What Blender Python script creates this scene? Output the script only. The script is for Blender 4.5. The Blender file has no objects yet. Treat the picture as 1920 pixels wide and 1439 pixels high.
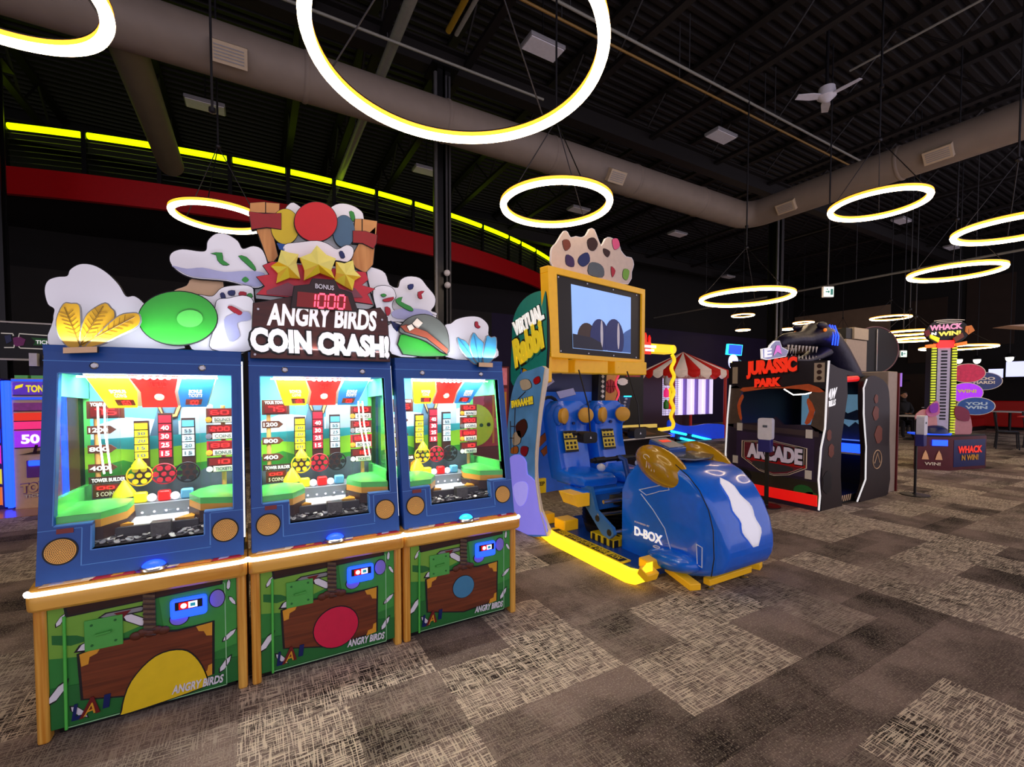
import bpy, math, random
from mathutils import Vector, Matrix
random.seed(7)
V = Vector
SC = bpy.context.scene
COL = SC.collection
PI = math.pi
# ---------------------------------------------------------------- camera
FPX, TILT, HORIZON, YAW, EYE = 843.0, math.radians(1.9), 735.0, math.radians(29.8), 1.5
cd = bpy.data.cameras.new('camera'); cam = bpy.data.objects.new('camera', cd); COL.objects.link(cam)
cam.location = (0, 0, EYE); cam.rotation_euler = (PI/2 - TILT, 0, -YAW)
cd.sensor_width = 36; cd.lens = 36*FPX/1920; cd.clip_end = 200; cd.clip_start = .02
PYC = HORIZON + FPX*math.tan(TILT)
cd.shift_y = (PYC - 719.5)/1920
SC.camera = cam
# ---------------------------------------------------------------- world, exposure, lamps of the hall
w = bpy.data.worlds.new('hall_fill'); SC.world = w; w.use_nodes = True
w.node_tree.nodes['Background'].inputs[0].default_value = (.62, .55, .66, 1)
w.node_tree.nodes['Background'].inputs[1].default_value = 1.15  # even ambient fill added, reaching in through the open side behind the camera
SC.view_settings.view_transform = 'Standard'; SC.view_settings.look = 'None'
SC.view_settings.gamma = 1; SC.view_settings.use_curve_mapping = False
SC.view_settings.exposure = 0.35
SC.cycles.use_denoising = True
SC.cycles.caustics_reflective = False; SC.cycles.caustics_refractive = False
SC.cycles.max_bounces = 8; SC.cycles.transparent_max_bounces = 16
SC.cycles.sample_clamp_indirect = 6
RING_POWER, RING_AMBER = 14.0, 1.8

def area(name, loc, size, power, col, aim, parent=None, size_y=None):
    l = bpy.data.lights.new(name, 'AREA'); l.energy = power; l.color = col; l.size = size
    if size_y: l.shape = 'RECTANGLE'; l.size_y = size_y
    o = bpy.data.objects.new(name, l); COL.objects.link(o)
    o.rotation_euler = V(aim).to_track_quat('-Z', 'Y').to_euler()
    o.location = V(loc) - (W[parent] if parent else V((0, 0, 0)))
    if parent: o.parent = parent
    return o
def point(name, loc, power, col, r, parent=None):
    l = bpy.data.lights.new(name, 'POINT'); l.energy = power; l.color = col; l.shadow_soft_size = r
    o = bpy.data.objects.new(name, l); COL.objects.link(o)
    o.location = V(loc) - (W[parent] if parent else V((0, 0, 0)))
    if parent: o.parent = parent
    return o
W = {}
# ---------------------------------------------------------------- helpers
def ray(x, y):
    r = V((math.cos(YAW), -math.sin(YAW), 0)); fl = V((math.sin(YAW), math.cos(YAW), 0)); z = V((0, 0, 1))
    return r*((x-960)/FPX) + (z*math.cos(TILT)+fl*math.sin(TILT))*((PYC-y)/FPX) + fl*math.cos(TILT)-z*math.sin(TILT)
O = V((0, 0, EYE))
def on_y(p, Y): d = ray(*p); return O + d*(Y/d.y)
def on_x(p, X): d = ray(*p); return O + d*(X/d.x)
def on_z(p, Z): d = ray(*p); return O + d*((Z-EYE)/d.z)
def lin(h):
    h = h.lstrip('#'); c = [int(h[i:i+2], 16)/255 for i in (0, 2, 4)]
    return tuple((u/12.92 if u <= .04045 else ((u+.055)/1.055)**2.4) for u in c)
_m = {}
def mat(name, hexc, rough=.5, metal=0, es=0, ecol=None, var=.1, scale=18, bump=0, coat=0):
    if name in _m: return _m[name]
    m = bpy.data.materials.new(name); m.use_nodes = True; nt = m.node_tree; b = nt.nodes['Principled BSDF']
    c = lin(hexc)
    tc = nt.nodes.new('ShaderNodeTexCoord'); no = nt.nodes.new('ShaderNodeTexNoise'); no.inputs['Scale'].default_value = scale
    nt.links.new(tc.outputs['Object'], no.inputs['Vector'])
    mx = nt.nodes.new('ShaderNodeMix'); mx.data_type = 'RGBA'
    mx.inputs[6].default_value = (*[u*(1-var) for u in c], 1); mx.inputs[7].default_value = (*[min(1, u*(1+var)) for u in c], 1)
    nt.links.new(no.outputs['Fac'], mx.inputs[0]); nt.links.new(mx.outputs[2], b.inputs['Base Color'])
    b.inputs['Roughness'].default_value = rough; b.inputs['Metallic'].default_value = metal
    if coat: b.inputs['Coat Weight'].default_value = coat; b.inputs['Coat Roughness'].default_value = .06
    if es:
        b.inputs['Emission Strength'].default_value = es
        if ecol: b.inputs['Emission Color'].default_value = (*lin(ecol), 1)
        else: nt.links.new(mx.outputs[2], b.inputs['Emission Color'])
    if bump:
        bp = nt.nodes.new('ShaderNodeBump'); bp.inputs['Strength'].default_value = bump; bp.inputs['Distance'].default_value = .01
        nt.links.new(no.outputs['Fac'], bp.inputs['Height']); nt.links.new(bp.outputs[0], b.inputs['Normal'])
    _m[name] = m; return m
def wood(name, a, bcol, sc=(3, 3, 40), rough=.4):
    if name in _m: return _m[name]
    m = bpy.data.materials.new(name); m.use_nodes = True; nt = m.node_tree; b = nt.nodes['Principled BSDF']
    tc = nt.nodes.new('ShaderNodeTexCoord'); mp = nt.nodes.new('ShaderNodeMapping'); mp.inputs['Scale'].default_value = sc
    no = nt.nodes.new('ShaderNodeTexNoise'); no.inputs['Scale'].default_value = 1; no.inputs['Detail'].default_value = 4
    rp = nt.nodes.new('ShaderNodeValToRGB'); rp.color_ramp.elements[0].position = .35; rp.color_ramp.elements[1].position = .65
    rp.color_ramp.elements[0].color = (*lin(a), 1); rp.color_ramp.elements[1].color = (*lin(bcol), 1)
    nt.links.new(tc.outputs['Object'], mp.inputs[0]); nt.links.new(mp.outputs[0], no.inputs['Vector'])
    nt.links.new(no.outputs['Fac'], rp.inputs[0]); nt.links.new(rp.outputs[0], b.inputs['Base Color'])
    b.inputs['Roughness'].default_value = rough; _m[name] = m; return m
def glass(name, tint=(1, 1, 1), k=1.35):
    if name in _m: return _m[name]
    m = bpy.data.materials.new(name); m.use_nodes = True; nt = m.node_tree; out = nt.nodes['Material Output']
    nt.nodes.remove(nt.nodes['Principled BSDF'])
    t = nt.nodes.new('ShaderNodeBsdfTransparent'); t.inputs[0].default_value = (*tint, 1)
    g = nt.nodes.new('ShaderNodeBsdfGlossy'); g.inputs['Roughness'].default_value = .02
    f = nt.nodes.new('ShaderNodeFresnel'); ge = nt.nodes.new('ShaderNodeNewGeometry'); mr = nt.nodes.new('ShaderNodeMapRange')   # a thin pane: same index from either side
    mr.inputs[3].default_value = k; mr.inputs[4].default_value = 1/k; nt.links.new(ge.outputs['Backfacing'], mr.inputs[0]); nt.links.new(mr.outputs[0], f.inputs[0])
    mx = nt.nodes.new('ShaderNodeMixShader')
    nt.links.new(f.outputs[0], mx.inputs[0]); nt.links.new(t.outputs[0], mx.inputs[1]); nt.links.new(g.outputs[0], mx.inputs[2])
    nt.links.new(mx.outputs[0], out.inputs[0]); _m[name] = m; return m

def tag(o, label=None, cat=None, group=None, kind=None):
    if label: o['label'] = label
    if cat: o['category'] = cat
    if group: o['group'] = group
    if kind: o['kind'] = kind
    return o
def thing(name, loc, label, cat, group=None):
    o = bpy.data.objects.new(name, None); COL.objects.link(o); o.location = loc; o.empty_display_size = .1
    W[o] = V(loc); return tag(o, label, cat, group)
class MB:
    def __init__(s, m=None, T=None): s.v = []; s.f = []; s.mi = []; s.sm = []; s.mats = []; s.m = m; s.T = T
    def add(s, vs, fs, m=None, smooth=False):
        m = m or s.m; k = len(s.v)
        if m not in s.mats: s.mats.append(m)
        i = s.mats.index(m)
        s.v += [s.T(V(p)) if s.T else V(p) for p in vs]
        for f in fs: s.f.append([a+k for a in f]); s.mi.append(i); s.sm.append(smooth)
        return s
    def box(s, x0, x1, y0, y1, z0, z1, m=None):
        return s.add([(x, y, z) for z in (z0, z1) for y in (y0, y1) for x in (x0, x1)],
                     [(0, 2, 3, 1), (4, 5, 7, 6), (0, 1, 5, 4), (2, 6, 7, 3), (0, 4, 6, 2), (1, 3, 7, 5)], m)
    def obox(s, c, size, R, m=None):
        vs = [V(c)+R @ V((x*size[0]/2, y*size[1]/2, z*size[2]/2)) for z in (-1, 1) for y in (-1, 1) for x in (-1, 1)]
        return s.add(vs, [(0, 2, 3, 1), (4, 5, 7, 6), (0, 1, 5, 4), (2, 6, 7, 3), (0, 4, 6, 2), (1, 3, 7, 5)], m)
    def loft(s, rings, m=None, cap=True, closed=True, smooth=True, loop=False):
        n = len(rings[0]); vs = [p for r in rings for p in r]; fs = []
        N = len(rings)
        for i in range(N if loop else N-1):
            for j in range(n if closed else n-1):
                a = i*n+j; b = i*n+(j+1) % n; c = ((i+1) % N)*n+(j+1) % n; d = ((i+1) % N)*n+j
                fs.append((a, b, c, d))
        s.add(vs, fs, m, smooth)
        if cap and not loop:
            s.add(rings[0], [tuple(range(n))[::-1]], m); s.add(rings[-1], [tuple(range(n))], m)
        return s
    def tube(s, pts, r, m=None, n=8, closed=False, cap=True):
        pts = [V(p) for p in pts]; N = len(pts); rings = []; up = None
        for i, p in enumerate(pts):
            a = pts[i-1] if (i or closed) else p; b = pts[(i+1) % N] if (i < N-1 or closed) else p
            t = (b-a).normalized()
            if up is None: up = t.orthogonal().normalized()
            up = (up - t*up.dot(t)); up = up.normalized() if up.length > 1e-6 else t.orthogonal().normalized()
            q = t.cross(up); rr = r[i] if isinstance(r, (list, tuple)) else r
            rings.append([p+up*math.cos(2*PI*k/n)*rr+q*math.sin(2*PI*k/n)*rr for k in range(n)])
        return s.loft(rings, m, cap=cap, loop=closed)
    def cyl(s, p0, p1, r, m=None, n=20, r2=None):
        return s.tube([p0, p1], [r, r if r2 is None else r2], m, n)
    def lathe(s, prof, c, axis=(0, 0, 1), m=None, n=32, smooth=True):
        ax = V(axis).normalized(); u = ax.orthogonal().normalized(); q = ax.cross(u); c = V(c)
        return s.loft([[c+ax*h+u*math.cos(2*PI*k/n)*r+q*math.sin(2*PI*k/n)*r for k in range(n)] for r, h in prof], m, smooth=smooth)
    def prism(s, poly, vec, m=None, side=None):
        poly = [V(p) for p in poly]; n = len(poly); vec = V(vec); back = [p+vec for p in poly]
        s.add(poly, [tuple(range(n))], m); s.add(back, [tuple(range(n))[::-1]], side or m)
        s.add(poly+back, [(i, (i+1) % n, (i+1) % n+n, i+n) for i in range(n)], side or m)
        return s
    def ell(s, c, r, m=None, R=None, nu=20, nv=12, lo=-PI/2, hi=PI/2):
        R = R or Matrix.Identity(3); c = V(c)
        rings = []
        for i in range(nv+1):
            t = lo+(hi-lo)*i/nv; cr = max(math.cos(t), .002)
            rings.append([c+R @ V((r[0]*cr*math.cos(2*PI*k/nu), r[1]*cr*math.sin(2*PI*k/nu), r[2]*math.sin(t))) for k in range(nu)])
        return s.loft(rings, m)
    def build(s, name, parent=None, bevel=0, seg=2, sharp=40, flip=False):
        me = bpy.data.meshes.new(name); o0 = W[parent] if parent else V((0, 0, 0))
        me.from_pydata([p-o0 for p in s.v], [], s.f)
        for m in s.mats: me.materials.append(m)
        me.polygons.foreach_set('material_index', s.mi); me.polygons.foreach_set('use_smooth', s.sm)
        me.update()
        import bmesh
        bm = bmesh.new(); bm.from_mesh(me); bmesh.ops.recalc_face_normals(bm, faces=bm.faces); bm.to_mesh(me); bm.free()
        me.set_sharp_from_angle(angle=math.radians(sharp))
        o = bpy.data.objects.new(name, me); COL.objects.link(o)
        if parent: o.parent = parent
        W[o] = o0
        if bevel:
            b = o.modifiers.new('edge', 'BEVEL'); b.width = bevel; b.segments = seg; b.limit_method = 'ANGLE'; b.angle_limit = math.radians(35)
        return o
def solo(mb, name, label, cat, group=None, kind=None, **k):
    """a thing that is one mesh, with its origin at the base"""
    lo = V((sum(p.x for p in mb.v)/len(mb.v), sum(p.y for p in mb.v)/len(mb.v), min(p.z for p in mb.v)))
    o = mb_build(mb, name, lo, **k); return tag(o, label, cat, group, kind)
def mb_build(mb, name, lo, **k):
    mb.v = [p-lo for p in mb.v]; o = mb.build(name, None, **k); o.location = lo; W[o] = lo; return o
def setting(mb, name, **k): return tag(mb.build(name, None, **k), kind='structure')
def copy_tree(o, parent=None):
    c = o.copy(); COL.objects.link(c); c.parent = parent
    W[c] = W.get(o, V((0, 0, 0)))
    for ch in list(o.children): copy_tree(ch, c)
    return c
def crom(P, k=4):
    n = len(P); out = []
    for i in range(n):
        a, b, c, d = [V((*P[(i+j-1) % n], 0)) for j in range(4)]
        for q in range(k):
            t = q/k; p = .5*((2*b)+(c-a)*t+(2*a-5*b+4*c-d)*t*t+(3*b-a-3*c+d)*t**3); out.append((p.x, p.y))
    return out
def grow(P, d):
    n = len(P); ar = sum(P[i][0]*P[(i+1) % n][1]-P[(i+1) % n][0]*P[i][1] for i in range(n)); sg = 1 if ar > 0 else -1; out = []
    for i in range(n):
        a, b, c = V(P[i-1]), V(P[i]), V(P[(i+1) % n])
        e1 = (b-a); e2 = (c-b); e1 = e1.normalized() if e1.length > 1e-6 else V((1, 0)); e2 = e2.normalized() if e2.length > 1e-6 else e1
        nn = V((e1.y+e2.y, -e1.x-e2.x)); nn = nn.normalized() if nn.length > 1e-3 else V((e1.y, -e1.x)); out.append((b.x+nn.x*d*sg, b.y+nn.y*d*sg))
    return out
def cut(name, P, Y, m, parent, th=.018, sm=0, line=0, side=None, ax='y', lm=None):
    """a sawn board: outline given on the plane y=Y (or x=Y), with real thickness behind it"""
    if sm: P = crom(P, sm)
    f = on_y if ax == 'y' else on_x; ex = V((0, 1, 0)) if ax == 'y' else V((1, 0, 0))
    mb = MB(m); mb.prism([f(p, Y) for p in P], ex*th, m, side or lm or M['ink'])
    if line: mb.prism([f(p, Y)+ex*.003 for p in grow(P, line)], ex*(th*.8), lm or M['ink'])
    return mb.build(name, parent)
_g = {}
def glyphs(s, bold, sh, ext=1):
    k = (s, bold, sh)
    if k in _g: return _g[k]
    cu = bpy.data.curves.new('t', 'FONT'); cu.body = s; cu.offset = bold; cu.extrude = .5; cu.shear = sh; cu.resolution_u = 3; cu.fill_mode = 'BOTH'
    o = bpy.data.objects.new('t', cu); me = bpy.data.meshes.new_from_object(o)
    vs = [tuple(v.co) for v in me.vertices]; fs = [tuple(p.vertices) for p in me.polygons]
    bpy.data.objects.remove(o); bpy.data.curves.remove(cu); bpy.data.meshes.remove(me)
    x0 = min(v[0] for v in vs); x1 = max(v[0] for v in vs); y0 = min(v[1] for v in vs); y1 = max(v[1] for v in vs)
    _g[k] = ([((v[0]-x0)/(x1-x0), (v[1]-y0)/(y1-y0), v[2]) for v in vs], fs); return _g[k]
def txt(s, A, B, Cc, m, parent, ext=.004, bold=.02, sh=0, name='lettering', mb=None, arch=0, back=None):
    A, B, Cc = V(A), V(B), V(Cc); n = (B-A).cross(Cc-A).normalized(); vs, fs = glyphs(s, bold, sh)
    q = mb or MB(m)
    if back:
        vb, fb = glyphs(s, bold+.05, sh); px = .05*5/max(len(s), 3); 
        q.add([A+(B-A)*(u+(u-.5)*.03)+(Cc-A)*(v+(v-.5)*.14+arch*4*u*(1-u))+n*(z*ext*.6) for u, v, z in vb], fb, back)
        q.add([A+(B-A)*u+(Cc-A)*(v+arch*4*u*(1-u))+n*((z+.9)*ext) for u, v, z in vs], fs, m)
    else: q.add([A+(B-A)*u+(Cc-A)*(v+arch*4*u*(1-u))+n*((z+.5)*ext) for u, v, z in vs], fs, m)
    return q if mb else q.build(name, parent)
SEG = {'0': 'abcdef', '1': 'bc', '2': 'abged', '3': 'abgcd', '4': 'fgbc', '5': 'afgcd', '6': 'afgecd', '7': 'abc', '8': 'abcdefg', '9': 'abcdfg'}
SP = dict(a=(.1, 1, .9, 1), b=(1, .95, 1, .55), c=(1, .45, 1, .05), d=(.1, 0, .9, 0), e=(0, .05, 0, .45), f=(0, .55, 0, .95), g=(.1, .5, .9, .5))
def seg7(s, A, B, Cc, m, parent, mb=None, t=.09):
    A, B, Cc = V(A), V(B), V(Cc); ex = B-A; ey = Cc-A; n = ex.cross(ey).normalized(); q = mb or MB(m); N = len(s)
    for i, ch in enumerate(s):
        for k in SEG[ch]:
            x0, y0, x1, y1 = SP[k]; wx = t*1.3; wy = t*.75
            if y0 == y1: pts = [(x0, y0-wy), (x1, y0-wy), (x1, y0+wy), (x0, y0+wy)]
            else: pts = [(x0-wx, y1), (x0+wx, y1), (x0+wx, y0), (x0-wx, y0)]
            q.prism([A+ex*((i+.14+u*.68)/N)+ey*v+n*.002 for u, v in pts], n*.002, m)
    return q if mb else q.build('lettering', parent)

# ---------------------------------------------------------------- materials
M = {}
for k, a in dict(
    ink=('101014', .6), blue=('0b4a9a', .38), blue2=('0a3c8c', .4), navy=('0b2060', .35), gold=('e0a02c', .4), amber=('f0b450', .4), white=('e8e8f0', .5),
    lilac=('b9bee8', .5), cream=('efe3cf', .5), tan=('e8c296', .6), red=('d01818', .4), crimson=('b41a30', .45), dred=('6d0d12', .5), green=('2f9a3a', .4),
    lgreen=('55c850', .35), dgreen=('1c6e2e', .5), mgreen=('3c9a3e', .5), olive=('78b03a', .5), brown=('5a2a16', .5), dbrown=('34140c', .5), grey=('8c8c90', .5),
    dgrey=('3a3a3e', .6), black=('0a0a0c', .5), yellow=('f0d020', .4), lemon=('f6ec7a', .4), orange=('e8862a', .45), wpost=('d99a58', .5), sky=('5fb4ea', .5),
    pale=('c8e4f6', .5), slate=('55606a', .5), bluef=('5aa8d0', .5), teal=('1a8c8c', .5), pink=('e85a8a', .5), purple=('6a2aa0', .4), violet=('3a2358', .5),
    helmet=('6a7068', .5), beige=('b8a890', .6), paper=('e6e2da', .7), skin=('b98a6c', .6), rust=('7a3a22', .5)).items():
    M[k] = mat(k, a[0], a[1])
M['steel'] = mat('steel', 'b8b8bc', .28, 1); M['dsteel'] = mat('dark_steel', '2a2a2e', .4, .6)
M['blueg'] = mat('gloss_blue', '1570ea', .22, coat=.6); M['blueg2'] = mat('gloss_deep_blue', '0e4c9e', .22, coat=.6)
M['goldg'] = mat('gloss_gold', 'b98a10', .25, coat=.7)
M['lgreeng'] = mat('gloss_green', '58d060', .25, coat=.3)
M['plate'] = mat('green_plate', '52b04c', .45)
M['wood'] = wood('yellow_wood', 'd08a28', 'f0b850', (2, 60, 6)); M['woodv'] = wood('yellow_wood_post', 'd08a28', 'f2bc54', (60, 60, 2))
M['bwood'] = wood('brown_planks', '5e2a14', '7e3c1e', (3, 3, 60)); M['dwood'] = wood('dark_planks', '2c120a', '44200f', (3, 3, 60))
M['glass'] = glass('clear_glass'); M['acryl'] = glass('acrylic', (.95, .97, 1), 1.2)
M['ring'] = mat('ring_diffuser', 'fff0d8', .5, es=RING_POWER, ecol='ffe2b4', var=0); M['ringa'] = mat('ring_edge', 'ffb040', .5, es=RING_AMBER, ecol='ff9a28', var=0)
M['led'] = mat('white_led', 'ffffff', .5, es=3.5, ecol='fff6ea', var=0); M['ledb'] = mat('blue_led', '2040ff', .4, es=3.2, ecol='1438ff', var=.2)
M['ledc'] = mat('cyan_led', '30e0ff', .4, es=2.5, ecol='20c8f0', var=.1); M['ledr'] = mat('red_led', 'ff2020', .4, es=3.0, ecol='ff1a1a', var=0)
M['ledpk'] = mat('rose_digits', 'ff5a70', .4, es=2.2, ecol='ff4058', var=0)
M['leddim'] = mat('red_display', '5a0806', .35, es=.25, ecol='a01008', var=.2); M['neon'] = mat('lime_tube', 'd4f000', .5, es=1.9, ecol='c4f000', var=.05)
M['skid'] = mat('lit_yellow_skid', 'ffd820', .35, es=1.5, ecol='ffcf20', var=.05); M['lav'] = mat('lit_lavender', '8f86ee', .4, es=.45, ecol='8c84f4', var=.2, scale=6)
M['redlit'] = mat('lit_red_strip', 'e01410', .4, es=.5, ecol='e01410'); M['tv'] = mat('tv_picture', 'c8ccf4', .3, es=1.1, ecol='c0c4f4', var=.3, scale=3)
M['yellit'] = mat('lit_yellow_frame', 'f4d428', .4, es=.7, ecol='f0c820'); M['yframe'] = mat('yellow_frame', 'f2b61c', .35, es=.12)
M['sign'] = mat('lit_white_letters', 'ffffff', .4, es=.38, ecol='ffffff', var=.05); M['coldw'] = mat('lit_cold_tube', 'e8e0ff', .3, es=.75, ecol='dcd0ff', var=.2)
M['signred'] = mat('lit_red_letters', 'd83018', .4, es=.55, ecol='e82c14', var=.15)
M['exitg'] = mat('lit_exit_sign', 'd8f0e0', .4, es=1.2, ecol='d0f0d8'); M['bsky'] = mat('backdrop_sky_glow', '58b8ee', .6, es=.14, var=.25, scale=3)  # backdrop sky: glow put into its colour to brighten it
M['ppl'] = mat('lit_purple', 'a030e0', .4, es=.6, ecol='9a28e0', var=.3); M['pnk'] = mat('lit_pink', 'f02a80', .4, es=.6, ecol='f02a78', var=.25)
M['oran'] = mat('lit_orange', 'f07a20', .4, es=.5, ecol='f07a20', var=.25); M['yel'] = mat('lit_yellow', 'f4e020', .4, es=.55, ecol='f0dc18', var=.2); M['blit'] = mat('lit_blue', '1c58f0', .4, es=.7, ecol='1c50f0', var=.3)
M['knob'] = mat('lit_pale', 'f8f0ff', .4, es=.8, ecol='f8f0ff')
# ================================================================ the hall
def carpet():
    m = bpy.data.materials.new('carpet_tiles'); m.use_nodes = True; nt = m.node_tree; L = nt.links; b = nt.nodes['Principled BSDF']
    def N(t, **k):
        n = nt.nodes.new(t)
        for a, v in k.items():
            if a in ('operation', 'data_type', 'noise_dimensions', 'interpolation_type'): setattr(n, a, v)
        return n
    tc = N('ShaderNodeTexCoord')
    def mp(sc, loc=(0, 0, 0), src=None):
        n = N('ShaderNodeMapping'); n.inputs['Scale'].default_value = sc; n.inputs['Location'].default_value = loc
        L.new(src or tc.outputs['Object'], n.inputs[0]); return n.outputs[0]
    def noise(vec, scale, det=2, rough=.5):
        n = N('ShaderNodeTexNoise'); n.inputs['Scale'].default_value = scale; n.inputs['Detail'].default_value = det; n.inputs['Roughness'].default_value = rough
        L.new(vec, n.inputs['Vector']); return n.outputs['Fac']
    def ramp(src, lo, hi, a=0., c=1.):
        n = N('ShaderNodeMapRange', interpolation_type='SMOOTHSTEP'); n.inputs[1].default_value = lo; n.inputs[2].default_value = hi
        n.inputs[3].default_value = a; n.inputs[4].default_value = c; L.new(src, n.inputs[0]); return n.outputs[0]
    def ma(op, a, c):
        n = N('ShaderNodeMath', operation=op)
        for i, x in enumerate((a, c)):
            if isinstance(x, (int, float)): n.inputs[i].default_value = x
            else: L.new(x, n.inputs[i])
        return n.outputs[0]
    cell = mp((1/.457, 1/.457, 0), (-1.74/.457, -1.34/.457, 0)); fl = nt.nodes.new('ShaderNodeVectorMath'); fl.operation = 'FLOOR'; L.new(cell, fl.inputs[0])
    wn = nt.nodes.new('ShaderNodeTexWhiteNoise'); wn.noise_dimensions = '3D'; L.new(fl.outputs[0], wn.inputs[0]); rnd = wn.outputs[0]
    # some tiles are laid as half-width planks
    cell2 = mp((1/.914, 1/.2285, 0), (-1.74/.914, -1.34/.2285, 0)); f2 = nt.nodes.new('ShaderNodeVectorMath'); f2.operation = 'FLOOR'; L.new(cell2, f2.inputs[0])
    w2 = nt.nodes.new('ShaderNodeTexWhiteNoise'); w2.noise_dimensions = '3D'; L.new(f2.outputs[0], w2.inputs[0]); rnd2 = w2.outputs[0]
    la = ramp(noise(mp((9, 175, 1)), 1, 1), .53, .575); lb = ramp(noise(mp((175, 9, 1)), 1, 1), .54, .585)
    lines = ma('MAXIMUM', la, ma('MULTIPLY', lb, .9))
    hatch = ramp(rnd, .28, .66)
    lines = ma('MULTIPLY', lines, ma('ADD', ma('MULTIPLY', hatch, .9), .10))
    spk = ramp(noise(mp((150, 95, 1)), 1, 1), .58, .66)
    blot = ramp(noise(tc.outputs['Object'], 3.2, 4), .36, .64)
    dk = ma('ADD', ma('MULTIPLY', blot, .55), ma('MULTIPLY', ramp(rnd2, .15, .5), .45))
    c1 = N('ShaderNodeMix', data_type='RGBA'); c1.inputs[6].default_value = (*lin('2b2321'), 1); c1.inputs[7].default_value = (*lin('8c7a70'), 1); L.new(dk, c1.inputs[0])
    c2 = N('ShaderNodeMix', data_type='RGBA'); c2.inputs[7].default_value = (*lin('e6d6bc'), 1); L.new(c1.outputs[2], c2.inputs[6])
    L.new(ma('MAXIMUM', ma('MULTIPLY', lines, .95), ma('MULTIPLY', spk, .35)), c2.inputs[0])
    L.new(c2.outputs[2], b.inputs['Base Color']); b.inputs['Roughness'].default_value = .95
    b.inputs['Specular IOR Level'].default_value = .1
    bp = nt.nodes.new('ShaderNodeBump'); bp.inputs['Strength'].default_value = .25; bp.inputs['Distance'].default_value = .004
    L.new(noise(tc.outputs['Object'], 260, 2), bp.inputs['Height']); L.new(bp.outputs[0], b.inputs['Normal'])
    return m
XW, YW, ZD = 26.0, 14.0, 7.6          # far wall, back wall, roof deck
mb = MB(carpet()); mb.box(-9, XW+.2, -1.5, YW+.2, -.06, 0); setting(mb, 'floor')
mb = MB(mat('tan_vinyl', 'b9825a', .25, coat=.3)); mb.prism([(-9, 7.55, .001), (-2.05, 7.55, .001), (-1.2, 9.2, .001), (-1.2, 13.9, .001), (-9, 13.9, .001)], (0, 0, .004)); setting(mb, 'floor_strip')
deck = mat('deck_paint', '140e0c', .6, var=.3, scale=1.2)
mb = MB(deck); ys = [-4+.19*i for i in range(96)]
pr = []
for i, y in enumerate(ys): pr += [(y, ZD), (y+.075, ZD), (y+.1, ZD+.09), (y+.165, ZD+.09)]
pr = [p for p in pr if p[0] < YW+.2]
rings = [[(x, a, z) for a, z in pr] for x in (-9, XW+.2)]
n = len(pr)
mb.add(rings[0]+rings[1]+[(x, a, ZD+.2) for x in (-9, XW+.2) for a in (pr[0][0], pr[-1][0])], [(i, i+1, n+i+1, n+i) for i in range(n-1)]+[(2*n, 2*n+1, 2*n+3, 2*n+2)]); setting(mb, 'ceiling')
wp = mat('wall_purple', '241640', .7, var=.25, scale=2); wk = mat('wall_black', '0c0b0d', .8, var=.3, scale=2); wg = mat('wall_charcoal', '2a2826', .8, var=.2, scale=2)
mb = MB(wp); mb.box(7.2, XW, YW, YW+.2, 0, 4.25, wp); mb.box(-9, 7.2, YW, YW+.2, 0, 4.25, wg); mb.box(-9, XW, YW, YW+.2, 4.25, ZD+.2, wk); setting(mb, 'wall_back')
mb = MB(wk); mb.box(XW, XW+.2, -1.5, YW, 0, ZD+.2, wk); mb.box(XW-.06, XW, 9.6, 13.9, 3.6, 5.6, mat('beige_bulkhead', '8a7460', .7, var=.2, scale=3)); 
for y0, y1, z0, z1 in ((5.6, 7.0, 3.4, 6.2), (7.6, 8.9, 2.8, 5.6), (7.2, 9.3, .2, 2.3)): mb.box(XW-.05, XW, y0, y1, z0, z1, mat('brown_panel', '2e2018', .8, var=.3, scale=3))
setting(mb, 'wall_right')
mb = MB(wg); mb.box(-9.2, -9, -1.5, YW, 0, ZD+.2); setting(mb, 'wall_left')
# ---- steel columns
steelk = mat('black_steel', '141416', .35, .3, var=.2)
def column(x, y, z1, s, label, pipes=True):
    t = thing('steel_column', (x, y, 0), label, 'column', 'black building columns')
    mb = MB(steelk); mb.box(x-s, x+s, y-s, y-s+.03, 0, z1); mb.box(x-s, x+s, y+s-.03, y+s, 0, z1); mb.box(x-.02, x+.02, y-s, y+s, 0, z1); mb.build('shaft', t)
    mb = MB(steelk); mb.box(x-s-.08, x+s+.08, y-s-.08, y+s+.08, 0, .03); mb.build('base_plate', t)
    mb = MB(steelk); mb.box(x-s-.1, x+s+.1, y-s-.1, y+s+.1, z1, z1+.04); mb.build('cap_plate', t)
    if pipes:
        for k, (dx, r) in enumerate(((-s-.045, .03), (.02, .018), (.075, .018))):
            mb = MB(M['dgrey'] if k else mat('conduit_grey', '6a6a6c', .35, .5)); mb.cyl((x+dx, y-s-.035, .05), (x+dx, y-s-.035, z1-.1), r, n=10); mb.build('conduit', t)
    return t
column(2.64, 6.85, 6.5, .11, 'black steel column with conduits behind the middle coin pusher')
column(11.9, 6.9, 6.5, .12, 'black steel column rising behind the dinosaur cabinet', True)
column(-3.4, 10.0, 6.5, .1, 'black column at the far left in front of the red balcony', False)
for i, (px, py) in enumerate(((838, 512), (839, 535))):
    p = on_y((px, py), 6.66)
    t = thing('security_camera', p, ('upper' if i == 0 else 'lower')+' small white dome fitting clamped to the conduit column', 'camera', 'white fittings on the column')
    mb = MB(M['white']); mb.ell(p, (.05, .06, .05), nu=12, nv=8); mb.build('dome', t); mb = MB(M['dgrey']); mb.box(p.x-.015, p.x+.015, p.y, p.y+.1, p.z-.02, p.z+.02); mb.build('bracket', t)
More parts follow.
